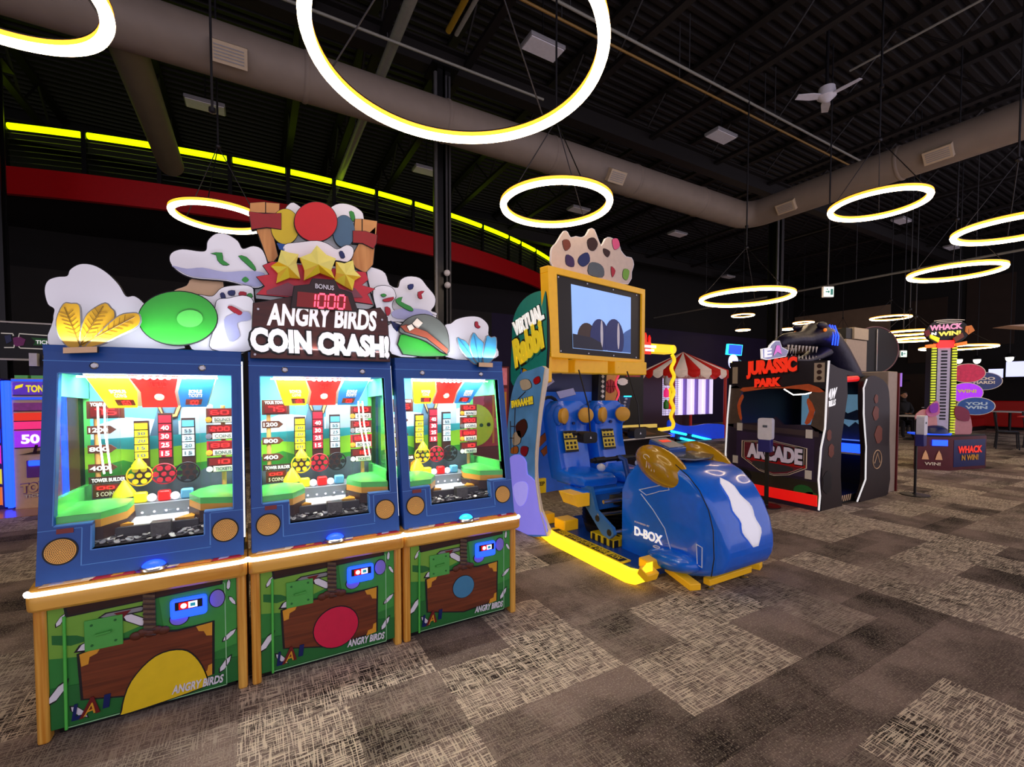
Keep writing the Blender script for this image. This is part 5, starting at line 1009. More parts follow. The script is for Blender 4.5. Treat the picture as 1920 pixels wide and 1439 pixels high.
# entrance side
fm = mat('cab_maroon', '1e0b09', .5, var=.5, scale=4)
mb = MB(fm); mb.prism([(6.13, JY, 0), (6.68, JY, 0), (6.62, JY, .4), (6.62, JY, .9), (6.75, JY, 1.45), (6.72, JY, 1.75), (6.28, JY, 1.86), (6.13, JY, 1.88)], (0, .08, 0)); fp = mb.build('front_pillar', JC)
mb = MB(fm); P_ = crom([(7.12, 0), (7.24, .25), (7.22, .75), (7.14, 1.2), (7.12, 1.55), (7.2, 1.68), (7.45, 1.72), (7.8, 1.62), (7.92, 1.4), (7.95, .8), (7.95, 0.02)], 3); mb.prism([(x, JY-.02, z) for x, z in P_], (0, .06, 0)); rp_ = mb.build('front_panel', JC)
mb = MB(M['sign']); mb.tube([(x, JY-.025, z) for x, z in ((7.02, .02), (7.24, .3), (7.23, .75), (7.14, 1.2), (7.12, 1.55), (7.2, 1.67))], .01, n=6); mb.build('edge_trim', rp_)
mb = MB(M['rust'])
for x, z, r in ((7.5, 1.2, .08), (7.6, .9, .1), (7.5, 1.4, .05)): mb = MB(M['rust']); mb.prism([(x+r*math.cos(a*PI/5)*(1+.3*(a % 2)), JY-.022, z+r*1.3*math.sin(a*PI/5)) for a in range(10)], (0, -.003, 0)); mb.build('figure_print', rp_)
mb = MB(M['tan']); mb.tube([(7.58+.13*math.cos(2*PI*k/20), JY-.023, .55+.13*math.sin(2*PI*k/20)) for k in range(20)], .006, closed=True, n=5); mb.tube([(7.5, JY-.023, .5), (7.58, JY-.023, .64), (7.66, JY-.023, .5)], .006, n=5); mb.build('round_print', rp_)
txt('RAW', (6.16, JY-.006, 1.38), (6.42, JY-.006, 1.42), (6.2, JY-.006, 1.52), M['sign'], fp, bold=.05); txt('THRILLS', (6.16, JY-.006, 1.29), (6.42, JY-.006, 1.33), (6.17, JY-.006, 1.37), M['sign'], fp, bold=.04)
mb = MB(M['olive'])
for x, z, r in ((6.3, .95, .05), (6.36, .75, .06), (6.28, .35, .1)): mb = MB(); mb.prism([(x+r*math.cos(a*PI/6)*(1+.3*(a % 2)), JY-.002, z+r*1.5*math.sin(a*PI/6)) for a in range(12)], (0, -.002, 0), M['rust'] if z > .5 else M['dsteel']); mb.build('figure_print', fp)
mb = MB(M['black']); mb.box(6.15, 7.95, 4.12, 4.2, 0, 1.9); mb.build('back_wall', JC)
mb = MB(M['black']); mb.box(7.9, 7.95, 3.0, 4.15, 0, 1.6); mb.build('far_wall', JC)
mb = MB(M['black']); mb.box(6.15, 7.95, 3.0, 4.2, .0, .1); mb.build('floor_pan', JC)
mb = MB(M['black']); mb.prism([(6.13, 3.0, 1.88), (6.13, 4.2, 1.93), (7.9, 4.2, 1.8), (7.9, 3.0, 1.66)], (0, 0, -.06)); mb.build('cabin_top', JC)
mb = MB(mat('game_picture', '6a8ca4', .3, es=.5, ecol='5c8298', var=.5, scale=6)); mb.box(7.62, 7.66, 3.03, 3.95, .78, 1.46); gs = mb.build('screen', JC)
for i, pts in enumerate(([(3.06, .8), (3.1, .98), (3.2, 1.06), (3.28, .98), (3.36, 1.04), (3.5, .92), (3.6, .8)], [(3.08, 1.12), (3.18, 1.24), (3.3, 1.18), (3.42, 1.27), (3.55, 1.15), (3.4, 1.1), (3.2, 1.08)])): mb = MB(mat('game_rocks', '24333e', .5, es=.06, var=.4)); mb.prism([(7.62, y, z) for y, z in pts], (-.004, 0, 0)); mb.build('rock_print', gs)
mb = MB(M['ledb']); mb.box(7.5, 7.6, 3.0, 3.9, .62, .74); mb.build('blue_bar', JC, .01)
mb = MB(M['paper']); mb.box(7.48, 7.6, 3.0, 3.9, .595, .62); mb.build('bar_trim', JC)
mb = MB(M['redlit']); mb.cyl((6.72, 3.0, 1.66), (7.14, 3.0, 1.68), .04, n=12); mb.build('red_light', JC)
mb = MB(M['tan'])
for k in range(6): x = 6.72+k*.055; mb.prism([(x, JY+.06, .03), (x+.02, JY+.06, .03), (x+.05, JY+.06, .11), (x+.03, JY+.06, .11)], (0, -.004, 0))
mb.build('hazard_print', JC)
# small lit sign on the roof edge
sg = cut('roof_sign', [(1430, 655), (1444, 653), (1446, 648), (1454, 640), (1462, 640), (1466, 652), (1478, 658), (1474, 668), (1440, 674), (1431, 672)], JY+.4, M['lilac'], JC, .03, 0, 1, lm=M['sign'])
txt('E', on_y((1433, 671), JY+.395), on_y((1447, 669), JY+.395), on_y((1433, 655), JY+.395), M['sign'], sg, bold=.04); cut('sign_print', [(1450, 668), (1456, 648), (1462, 648), (1466, 665), (1458, 660)], JY+.394, mat('sign_rose', 'd06ac0', .4, es=.5), sg, .005)
# dinosaur head and neck
dk = mat('hide_dark', '1c1830', .45, var=.5, scale=12, bump=.6)
def dring(c, d, w_, h_, n=16):
    c = V(c); d = V(d).normalized(); s = V((0, 1, 0)); u = d.cross(s).normalized()*-1
    return [c+s*w_*math.cos(2*PI*k/n)+u*h_*math.sin(2*PI*k/n)*(1 if math.sin(2*PI*k/n) > 0 else .8) for k in range(n)]
yD = 3.45
mb = MB(dk); mb.loft([dring((7.95, yD, 1.5), (-.6, 0, 1), .26, .30), dring((7.72, yD, 1.78), (-.7, 0, 1), .24, .27), dring((7.5, yD, 2.02), (-1, 0, .9), .22, .24), dring((7.28, yD, 2.2), (-1, 0, .5), .21, .22), dring((7.08, yD, 2.29), (-1, 0, .05), .215, .2), dring((6.9, yD, 2.3), (-1, 0, -.15), .22, .18), dring((6.74, yD, 2.25), (-1, 0, -.3), .18, .13), dring((6.6, yD, 2.215), (-1, 0, -.1), .155, .115), dring((6.42, yD, 2.21), (-1, 0, -.1), .14, .11), dring((6.26, yD, 2.19), (-1, 0, -.2), .125, .105), dring((6.14, yD, 2.16), (-1, 0, -.5), .10, .09), dring((6.09, yD, 2.12), (-1, 0, -.7), .05, .05)]); dn = mb.build('dinosaur_head', JC, sharp=70)
mb = MB(dk); mb.loft([dring((7.1, yD, 2.06), (-1, 0, -.4), .18, .10), dring((6.9, yD, 1.985), (-1, 0, -.35), .15, .07), dring((6.6, yD, 1.92), (-1, 0, -.1), .12, .055), dring((6.35, yD, 1.92), (-1, 0, .1), .105, .05), dring((6.2, yD, 1.94), (-1, 0, .2), .07, .035)]); mb.build('lower_jaw', dn, sharp=70)
mb = MB(M['cream'])
for s in (-1, 1):
    for i in range(9): x = 6.12+i*.075; yy = yD+s*(.085+.006*i+.003); mb.cyl((x+.02, yy, 2.12), (x+.01, yy, 2.04), .015, n=6, r2=.002); mb.cyl((x+.12, yy-s*.01, 1.945), (x+.12, yy-s*.01, 2.0), .011, n=6, r2=.002)
mb.build('teeth', dn)
for s in (-1, 1): mb = MB(M['oran']); mb.ell((6.82, yD+s*.2, 2.35), (.03, .02, .025), nu=10, nv=8); mb.build('eye', dn); mb = MB(dk); mb.ell((6.82, yD+s*.16, 2.42), (.11, .05, .05), nu=12, nv=8); mb.build('brow', dn)
mb = MB(M['ledb'])
for k in range(3): mb.tube([(7.0+k*.07, yD-.21, 2.15), (7.0+k*.07, yD-.222, 2.28), (7.02+k*.07, yD-.16, 2.44)], .008, n=6)
mb.build('light_stripe', dn)
# hand gel stands
def gel(x, y, label, yaw, ztop=1.15):
    t = thing('hand_sanitizer_stand', (x, y, 0), label, 'sanitizer stand', 'sanitizer dispensers on poles'); R = Matrix.Rotation(yaw, 3, 'Z')
    def Q(a): return V((x, y, 0))+R @ V(a)
    q = MB(M['black'], Q); q.lathe([(.17, 0), (.17, .012), (.03, .02), (.025, .03)], (0, 0, 0), n=28); q.build('base', t)
    q = MB(M['black'], Q); q.box(-.025, .025, -.012, .012, .02, ztop-.05); q.build('pole', t, .004)
    q = MB(M['white'], Q); q.loft([rrect(-.085, .085, ztop-.28, ztop, .03, yy) for yy in (-.10, -.085, -.012)]); d = q.build('dispenser', t, sharp=50)
    q = MB(M['slate'], Q); q.box(-.025, .03, -.103, -.1, ztop-.12, ztop-.09); q.build('label_print', d)
    q = MB(mat('tray_blue', '2a2a78', .4), Q); q.box(-.08, .07, -.10, .0, ztop-.44, ztop-.27); q.build('drip_tray', t, .008)
gel(5.8, 3.42, 'white sanitizer dispenser on a black pole before the ARCADE panel', -PI/2+.2, 1.16)
gel(8.3, 2.72, 'white sanitizer dispenser on a pole at the far right end of the dinosaur cabinet', .1, 1.16)
# ================================================================ ticket kiosks on the left
def kiosk(x0, y, label, rows, extra):
    t = thing('ticket_kiosk', (x0+.22, y+.35, 0), label, 'ticket game', 'ticket kiosks'); x1 = x0+.45
    mb = MB(M['tan'] if extra else M['violet']); mb.box(x0, x1, y, y+.7, .0, 1.67); bd = mb.build('body', t, .008)
    for x in (x0-.03, x1+.03): mb = MB(M['ledb']); mb.box(x-.028, x+.028, y-.03, y+.03, .03, 1.64); mb.build('light_bar', t, .012)
    for z0, z1, m, s, tm in rows:
        mb = MB(m); mb.box(x0+.02, x1-.02, y-.012, y, z0, z1); pn = mb.build('lit_panel', t, .004)
        mb = MB(M['violet']); mb.box(x0+.02, x1-.02, y-.016, y-.012, z0, z0+.012); mb.build('panel_edge', pn)
        a, b = (.08, .25) if len(s) < 4 else (.14, .34)
        if s: txt(s, (x0+a, y-.014, z0+.25*(z1-z0)), (x0+b, y-.014, z0+.25*(z1-z0)), (x0+a, y-.014, z1-.2*(z1-z0)), tm, pn, bold=.04)
    return t
LW = M['knob']
k = kiosk(-2.66, 8.05, 'ticket kiosk with the purple panel reading 50', ((1.45, 1.62, mat('panel_violet', '5a2ac0', .4, es=.4, var=.4), 'TONS', M['yel']), (1.25, 1.36, mat('panel_plum', '7a2a7a', .4, es=.3, var=.5), '', LW), (1.12, 1.23, M['signred'], '', None), (1.01, 1.12, M['pnk'], '', None), (.78, 1.0, M['ppl'], '50', LW)), True)
mb = MB(M['blit']); mb.box(-2.65, -2.22, 8.03, 8.05, 1.40, 1.43); mb.build('light_line', k); mb = MB(M['blit']); mb.box(-2.65, -2.22, 8.03, 8.05, 1.63, 1.66); mb.build('light_line', k)
mb = MB(M['yel']); mb.prism([(-2.62, 8.03, 1.53), (-2.55, 8.03, 1.56), (-2.54, 8.03, 1.60), (-2.61, 8.03, 1.575)], (0, -.003, 0)); mb.build('ticket_print', k)
mb = MB(M['purple']); mb.box(-2.54, -2.32, 8.03, 8.05, .40, .62); b_ = mb.build('coin_door', k, .006); mb = MB(M['ledb']); mb.box(-2.52, -2.36, 8.015, 8.035, .55, .62); mb.build('card_reader', b_, .01)
mb = MB(M['dbrown']); mb.prism([(-2.6, 8.03, .70), (-2.42, 8.03, .74), (-2.25, 8.03, .70)], (0, .02, 0)); mb.tube([(-2.46, 8.02, .71), (-2.43, 8.0, .82)], .015, n=8); mb.build('lever', k)
txt('TONS', (-2.60, 8.045, .20), (-2.30, 8.045, .23), (-2.60, 8.045, .32), M['tan'], k, ext=.012, bold=.05, back=M['purple']); txt('TICKETS', (-2.57, 8.045, .14), (-2.3, 8.045, .16), (-2.57, 8.045, .18), M['cream'], k, ext=.01, bold=.03, back=M['purple'])
for x0_, x1_ in ((-2.64, -2.52), (-2.49, -2.25)): mb = MB(M['lgreeng']); mb.box(x0_, x1_, 8.1, 8.4, 1.67, 1.71); mb.build('top_tray', k)
kiosk(-3.23, 8.15, 'ticket kiosk at the left edge with pink, red, blue, yellow and orange panels', ((1.26, 1.40, M['pnk'], 'TONS', M['tv']), (1.05, 1.24, M['signred'], '25', LW), (.85, 1.03, M['blit'], 'TONS', M['yel']), (.58, .82, M['pnk'], 'TONS', M['yel']), (.32, .52, M['yel'], '', M['dbrown']), (.05, .29, M['oran'], 'TONS', M['cream'])), False)
# machine behind the kiosks: silver drum reader and amber cabinet edge
p = V((-2.55, 8.6, 1.71)); t = thing('ticket_counter', (-2.45, 8.75, 0), 'black and silver ticket counter standing behind the purple kiosk', 'ticket counter')
mb = MB(M['black']); mb.box(-2.75, -1.9, 8.9, 9.3, 0, 2.05); mb.build('cabinet', t)
mb = MB(M['paper']); mb.box(-2.72, -2.64, 8.8, 8.9, 1.86, 2.04); mb.build('label_plate', t); mb = MB(M['steel']); mb.box(-2.58, -2.42, 8.78, 8.9, 1.86, 2.04); mb.build('silver_drum', t, .03)
mb = MB(mat('amber_side', 'b86a14', .4, es=.15)); mb.box(-2.37, -2.2, 8.8, 8.9, 1.72, 2.03); ap = mb.build('amber_panel', t)
mb = MB(M['dred']); mb.ell((-2.3, 8.8, 1.88), (.04, .01, .09), nu=14, nv=8); mb.build('side_print', ap)
# lit sign board on the back wall
t = thing('ticket_sign', (-2.7, 9.9, 2.0), 'long dark wall sign with white outline and ticket shapes above the kiosks', 'sign')
mb = MB(M['black']); mb.box(-4.4, -1.9, 9.88, 9.93, 2.02, 2.55); bd = mb.build('board', t)
mb = MB(M['paper']); mb.box(-4.45, -1.8, 9.86, 9.9, 2.56, 2.585); mb.box(-4.45, -1.8, 9.86, 9.9, 1.985, 2.015); mb.build('rail', t)
mb = MB(mat('outline_white', 'd8d0c8', .4, es=.3))
def onS(p, e=.005): return on_y(p, 9.88-e)
for pts in (((2, 625), (24, 626), (25, 630)), ((35, 633), (36, 626), (110, 631)), ((8, 652), (26, 652), (27, 647)), ((35, 650), (38, 653), (110, 656))): mb.tube([onS(p) for p in pts], .008, n=6)
mb.build('outline_print', bd)
cut('ticket_print', [(24, 634), (36, 631), (48, 637), (44, 648), (32, 650), (26, 648)], 9.87, mat('ticket_purple', '7a2a6a', .5, es=.1), bd, .006); cut('ticket_print', [(58, 633), (100, 636), (97, 642), (100, 648), (62, 648), (66, 641)], 9.87, M['dgreen'], bd, .006); cut('ticket_print', [(8, 630), (20, 628), (22, 640), (12, 645)], 9.87, M['navy'], bd, .006)
txt('TICKETS', onS((67, 645), .02), onS((112, 647), .02), onS((67, 638), .02), M['sign'], bd)
for x in (-4.2, -2.0): mb = MB(M['dsteel']); mb.cyl((x, 9.92, 0), (x, 9.92, 2.0), .03, n=8); mb.build('post', t)
# ---- red printed cabinet behind the right coin pusher
t = thing('ball_game_cabinet', (3.3, 7.0, 0), 'red and pink arcade cabinet with a perforated yellow-green ball print', 'arcade machine')
mb = MB(M['dred']); mb.box(2.6, 3.95, 7.0, 7.9, 0, 1.95); bd = mb.build('body', t, .01)
mb = MB(mat('panel_pink', 'd0707c', .5, es=.2, var=.5, scale=8)); mb.box(2.65, 3.9, 6.985, 7.0, 1.62, 1.92); mb.build('header_panel', t)
mb = MB(mat('panel_redart', 'a0303a', .5, es=.12, var=.6, scale=7)); mb.box(2.65, 3.9, 6.985, 7.0, .55, 1.56); pn = mb.build('art_panel', t)
mb = MB(M['gold']); mb.box(3.6, 3.64, 6.975, 6.985, .6, 1.5); mb.box(3.84, 3.88, 6.975, 6.985, .6, 1.5); mb.build('border_print', pn)
mb = MB(M['cream']);
for x, z, r in ((3.3, 1.35, .13), (3.74, 1.32, .1), (3.2, 1.0, .09), (3.72, .95, .09)): mb.prism([(x+r*math.cos(a*PI/7)*(1+.25*(a % 2)), 6.98, z+r*math.sin(a*PI/7)*(1+.25*(a % 2))) for a in range(14)], (0, -.004, 0), (M['cream'], M['pink'], M['orange'], M['lilac'])[int(z*10) % 4])
mb.build('burst_print', pn)
mb = MB(mat('ball_lime', 'b8d838', .4, es=.15)); c = V((3.25, 6.96, .93)); mb.lathe([(.36, 0), (.36, .01), (.3, .04), (.0, .06)], c, (0, -1, 0), n=32); bl = mb.build('ball_disc', t)
mb = MB(M['dgreen'])
for a in range(9): rr_ = .1 if a < 3 else .24; an = a*2.1; mb.cyl(c+V((rr_*math.cos(an), -.07, rr_*math.sin(an))), c+V((rr_*math.cos(an), -.03, rr_*math.sin(an))), .032, n=12)
mb.build('hole', bl)
# ---- hoop game with the wavy yellow frame
HX, HY = 7.75, 7.5
t = thing('basketball_game', (HX, 8.2, 0), 'hoop throwing game with a wavy yellow lit frame and dark net', 'arcade machine')
mb = MB(M['black']); mb.box(6.62, 8.72, 8.4, 9.2, 0, 2.3); mb.build('back_box', t)
mb = MB(M['yellit']); mb.tube([(8.76+.05*math.sin(i*PI/3.6), HY, .62+i*.0535) for i in range(34)], .045, n=10); mb.tube([(8.76, HY, .62), (8.45, HY, .6), (8.3, HY, .6)], .045, n=10); mb.build('wavy_frame', t)
mb = MB(M['yellit']); mb.box(7.3, 8.72, HY-.05, HY+.25, 2.41, 2.62); mb.cyl((8.72, HY-.05, 2.515), (8.72, HY+.25, 2.515), .105, n=20); hp = mb.build('header_box', t, .02)
mb = MB(M['signred']); mb.box(7.2, 7.95, HY-.07, HY-.05, 2.36, 2.64); mb.build('header_print', hp)
mb = MB(LW); mb.box(7.72, 8.1, HY-.082, HY-.07, 2.51, 2.57); mb.box(7.76, 8.04, HY-.082, HY-.07, 2.43, 2.48); mb.build('caption_print', hp)
for i, m in enumerate((M['pink'], M['redlit'], M['ledc'], M['signred'], M['redlit'])):
    mb = MB(m); x = 7.55+i*.13; mb.tube([(x, HY+.1, 2.62), (x, HY+.1, 2.86-.05*abs(i-2)), (x, HY+.1, 2.93-.05*abs(i-2))], [.035, .04, .015], n=10); mb.build('marquee_bulb', hp)
mb = MB(M['wpost']); mb.prism([(6.6, HY, .9), (6.6, HY, 2.2), (6.95, HY, 2.2), (6.9, HY, 2.05), (7.0, HY, 1.9), (6.92, HY, 1.7), (7.0, HY, 1.5), (6.92, HY, 1.3), (6.98, HY, .9)], (0, .05, 0)); sp1 = mb.build('side_board', t)
mb = MB(mat('rose_tube', 'e0405a', .4, es=.6)); mb.tube([(6.97+.05*math.sin(i*PI/3), HY-.02, .9+i*.075) for i in range(17)], .022, n=8); mb.build('wavy_tube', sp1)
mb = MB(M['crimson']); mb.lathe([(.15, 0), (.15, .01), (0, .012)], (6.78, HY, 1.62), (0, -1, 0), n=28); bp2 = mb.build('ball_print', sp1)
mb = MB(M['dred'])
for pts in ([(6.63, 1.62), (6.93, 1.62)], [(6.78, 1.47), (6.78, 1.77)], [(6.68, 1.51), (6.72, 1.62), (6.68, 1.73)], [(6.88, 1.51), (6.84, 1.62), (6.88, 1.73)]): mb.tube([(x, HY-.014, z) for x, z in pts], .007, n=5)
mb.build('seam', bp2)
mb = MB(mat('panel_rosewhite', 'd890a8', .4, es=.5, var=.5)); mb.box(7.55, 8.0, HY+.3, HY+.34, 2.2, 2.35); mb.build('score_panel', t); mb = MB(mat('panel_deepred', '7a1420', .4, es=.3, var=.7, scale=10)); mb.box(7.55, 8.0, HY+.3, HY+.34, 1.85, 2.18); mb.build('score_panel', t)
for x in (7.35, 7.95): mb = MB(mat('dim_white', 'c8b8b8', .4, es=.35)); mb.prism([(x+.16*math.cos(a*PI/8)*(1+.15*(a % 2)), HY+.85, 1.75+.09*math.sin(a*PI/8)) for a in range(16)], (0, -.01, 0)); mb.build('rim_target', t)
for x in (7.3, 7.95):
    mb = MB(M['navy']); mb.prism([(x-.22, HY+.8, 1.4), (x+.22, HY+.8, 1.4), (x+.12, HY+.8, .9), (x-.14, HY+.8, .8)], (0, -.02, 0)); np_ = mb.build('blue_panel', t)
    mb = MB(M['lilac'])
    for i in range(5): mb.ell((x+.02+.03*math.sin(i*2), HY+.77, 1.0+i*.08), (.05, .01, .03), nu=10, nv=6)
    mb.tube([(x-.2, HY+.77, 1.38), (x-.12, HY+.77, 1.1), (x-.15, HY+.77, .82)], .012, n=6); mb.build('net_print', np_)
    mb = MB(M['ledc']); mb.box(x-.02, x+.22, HY+.76, HY+.78, 1.37, 1.40); mb.build('light_line', np_)
mb = MB(mat('rail_lit', 'e0c060', .4, es=.4)); mb.box(7.0, 8.25, HY, HY+.06, .66, .74); mb.build('front_rail', t); mb = MB(M['black']); mb.box(7.0, 8.7, HY+.02, 8.4, 0.05, .62); mb.build('ball_bin', t)
mb = MB(M['ledb']); mb.box(8.45, 8.75, HY-.09, HY-.03, .42, .5); mb.build('card_reader', t)
# low black table between the ride and the hoop game
t = thing('game_table', (5.4, 5.3, 0), 'low black glossy game table behind the right ride seat', 'game table')
mb = MB(M['black']); mb.prism([(4.5, 4.75, .78), (5.7, 4.9, .78), (6.5, 6.2, .78), (5.2, 6.2, .78)], (0, 0, .05)); tp_ = mb.build('table_top', t, .01)
mb = MB(M['paper']); mb.tube([(4.5, 4.74, .81), (5.71, 4.89, .81), (6.5, 6.2, .81)], .012, n=6); mb.build('edge_trim', tp_)
mb = MB(mat('table_print', '6a4a3a', .4, var=.5)); mb.prism([(5.0, 4.95, .831), (5.5, 5.0, .831), (6.0, 5.9, .831), (5.5, 5.9, .831)], (0, 0, .003)); mb.build('table_print', tp_)
mb = MB(M['black']); mb.box(4.9, 5.9, 5.1, 6.0, 0, .78); mb.build('pedestal', t)
mb = MB(M['dbrown']); mb.ell((5.05, 5.1, .88), (.14, .14, .07), nu=16, nv=8); mb.build('dome', t)
# ---- striped carnival booth
BX, BY = 12.65, 10.4
t = thing('carnival_booth', (BX, BY, 0), 'carnival throwing booth under a red and white striped canopy', 'carnival booth')
wh_ = mat('canvas_white', 'f0d4c4', .7, es=.2); rd_ = mat('canvas_red', 'd01c14', .7, es=.15); mb = MB(); n = 24; R0, ze, za = 1.42, 2.18, 2.84  # canvas colours glow slightly, added to brighten the canopy
for i in range(n):
    a, b = 2*PI*i/n, 2*PI*(i+1)/n; m = rd_ if i % 2 else wh_
    A_, B_ = V((BX+R0*math.cos(a), BY+R0*math.sin(a), ze)), V((BX+R0*math.cos(b), BY+R0*math.sin(b), ze)); mb.add([(BX, BY, za), A_, B_], [(0, 1, 2)], m)
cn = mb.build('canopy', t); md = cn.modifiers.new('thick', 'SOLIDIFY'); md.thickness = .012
mb = MB()
for i in range(n):
    a, b = 2*PI*i/n, 2*PI*(i+1)/n; m = rd_ if i % 2 else wh_; L_ = [a+(b-a)*k/6 for k in range(7)]; P1 = [V((BX+R0*math.cos(x), BY+R0*math.sin(x), ze)) for x in L_]; P2 = [V((BX+R0*1.01*math.cos(x), BY+R0*1.01*math.sin(x), ze-.14-.1*math.sin(PI*k/6))) for k, x in enumerate(L_)]
    mb.add(P1+P2[::-1], [tuple(range(14))], m)
vl = mb.build('valance', cn); md = vl.modifiers.new('thick', 'SOLIDIFY'); md.thickness = .01
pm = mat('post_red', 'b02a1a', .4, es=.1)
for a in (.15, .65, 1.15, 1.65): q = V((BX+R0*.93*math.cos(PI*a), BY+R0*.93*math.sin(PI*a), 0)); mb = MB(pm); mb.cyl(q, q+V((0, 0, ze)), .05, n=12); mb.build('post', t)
for i in range(13):
    x = 12.0+i*.2; mb = MB(M['coldw'] if i % 3 != 2 else mat('tube_violet', '7a60b8', .4, es=.4)); mb.cyl((x, 10.6, .7), (x, 10.6, 1.95), .07, n=14); tb_ = mb.build('lit_tube', t)
    mb = MB(M['paper']); mb.cyl((x, 10.6, 1.95), (x, 10.6, 2.1), .09, n=12, r2=.02); mb.build('cap', tb_)
mb = MB(mat('net_brown', '5a3020', .7)); 
for i in range(12): mb.box(11.5+i*.06, 11.508+i*.06, 10.2, 10.21, .7, 2.0)
for i in range(18): mb.box(11.45, 12.25, 10.2, 10.21, .72+i*.07, .728+i*.07)
mb.build('netting', t)
mb = MB(M['dbrown']); mb.box(11.4, 14.0, 11.2, 11.3, 0, 2.1); mb.build('back_wall', t)
for z, cs in ((2.0, ('white', 'white')), (1.62, ('pnk', 'yel')), (1.25, ('lgreen', 'redlit'))):
    for i, c_ in enumerate(cs):
        p = V((11.28+i*.17, 9.9, z)); mb = MB(M[c_]); mb.lathe([(.03, 0), (.08, -.1), (.085, -.26), (.05, -.3)], p, n=12); solo(mb, 'prize_bag', ('white', 'yellow' if c_ == 'yel' else 'magenta' if c_ == 'pnk' else 'green' if c_ == 'lgreen' else 'red')[1 if c_ != 'white' else 0]+' prize hanging '+('on the outer side' if i == 0 else 'on the inner side')+' of the booth '+('top' if z > 1.9 else 'middle' if z > 1.5 else 'bottom')+' row', 'prize', 'prizes hanging at the striped booth')
# curved blue bench in front of the booth
t = thing('lit_counter', (12.2, 9.4, 0), 'curved blue counter with cyan light strips before the striped booth', 'counter')
f = lambda p: on_y(p, 9.2)
mb = MB(mat('counter_blue', '1440d8', .35, es=.35, var=.1)); mb.prism([f(p) for p in crom([(1256, 788), (1275, 797), (1300, 799), (1330, 795), (1362, 800), (1362, 832), (1320, 820), (1285, 812), (1256, 806)], 4)], (0, .06, 0)); mb.build('front_panel', t)
mb = MB(M['ledc'])
for a, b in (((1257, 809), (1285, 815)), ((1297, 817), (1362, 833)), ((1275, 822), (1362, 842))): mb.cyl(f(a)+V((0, -.03, 0)), f(b)+V((0, -.03, 0)), .035, n=8)
mb.build('light_strip', t); mb = MB(M['navy']); mb.prism([f(p) for p in ((1256, 806), (1362, 832), (1362, 850), (1262, 822))], (0, .1, 0)); mb.build('base', t)
mb = MB(M['black']); a_ = f((1262, 822)); mb.box(11.0, 13.0, 9.25, 9.32, 0, .35); mb.build('plinth', t)
# neon pictogram sign on its pole, left of the dinosaur cabinet
t = thing('neon_sign', (7.35, 5.0, 0), 'blue square and round neon sign on a dark pole left of the dinosaur cabinet', 'neon sign')
g = lambda p: on_y(p, 5.0)
cut('blue_square', [(1367, 646), (1392, 648), (1390, 666), (1365, 664)], 5.0, M['blit'], t, .05, 0, 1.2, lm=M['ledc'])
mb = MB(M['tv']); c = g((1373, 679)); mb.lathe([(.13, 0), (.13, .02), (.11, .02), (.11, .01), (0, .01)], c+V((0, -.01, 0)), (0, -1, 0), n=28); rs_ = mb.build('round_face', t); mb = MB(M['yel']); mb.box(c.x-.05, c.x+.05, c.y-.035, c.y-.02, c.z-.08, c.z); mb.build('pictogram', rs_)
cut('arrow', [(1386, 674), (1400, 684), (1388, 688)], 5.02, M['bluef'], t, .03)
mb = MB(M['dsteel']); mb.box(7.42, 7.5, 5.02, 5.1, 0, 1.95); mb.build('pole', t); mb = MB(M['paper']); mb.box(7.52, 7.62, 5.02, 5.06, 1.4, 2.0); mb.build('side_plate', t)
# tall cabinet with beige boxes and a big black disc behind the dinosaur cabinet
t = thing('disc_cabinet', (8.6, 3.6, 0), 'tall beige-sided cabinet with a large black disc, right of the dinosaur cabinet', 'arcade machine')
mb = MB(mat('cab_beige', 'a89684', .55, var=.1)); mb.box(8.06, 8.36, 2.98, 4.0, 0, 1.80); mb.build('body', t, .01)
mb = MB(M['dred']); mb.box(8.362, 8.39, 2.96, 4.0, 0, 1.78); mb.build('red_edge', t)
mb = MB(M['black']); mb.box(8.4, 9.6, 3.75, 4.6, 0, 1.85); mb.build('rear_body', t)
q0, q1 = on_y((1586, 692), 3.75), on_y((1626, 640), 3.75); mb = MB(mat('cab_beige', 'a89684')); mb.box(q0.x, q1.x, 3.75, 4.1, 1.85, q1.z); mb.build('upper_box', t, .008)
q2 = on_y((1600, 614), 3.75); mb = MB(M['beige']); mb.box(q2.x, q1.x, 3.73, 4.05, q1.z+.01, q2.z); mb.build('top_box', t, .006)
mb = MB(M['black']); mb.box(q0.x, q2.x-.01, 3.76, 4.05, q1.z+.01, q2.z-.02); mb.build('dark_box', t)
dc_ = on_y((1640, 657), 4.3); dn_ = V((.6, 1, 0)).normalized(); du_ = V((1, -.6, 0)).normalized(); rd = 43*(dc_.x*math.sin(YAW)+dc_.y*math.cos(YAW))/FPX
mb = MB(M['black']); mb.lathe([(rd-.01, 0), (rd, .03), (rd-.01, .1), (0, .1)], dc_, dn_, n=48); ds = mb.build('disc', t)
mb = MB(mat('rim_plum', '6a4a58', .4)); mb.tube([dc_+du_*(rd+.005)*math.cos(2*PI*k/48)+V((0, 0, (rd+.005)*math.sin(2*PI*k/48))) for k in range(48)], .013, closed=True, n=6); mb.build('rim', ds)
mb = MB(M['steel']); mb.cyl(dc_+du_*.03-dn_*.02+V((0, 0, -rd*.9)), dc_+du_*.03-dn_*.02+V((0, 0, rd*.9)), .01, n=6); mb.build('divider', ds)
mb = MB(M['dsteel']); mb.cyl((dc_.x+.1, dc_.y+.12, 0), (dc_.x+.1, dc_.y+.12, 2.2), .06, n=12); mb.build('disc_stand', t)
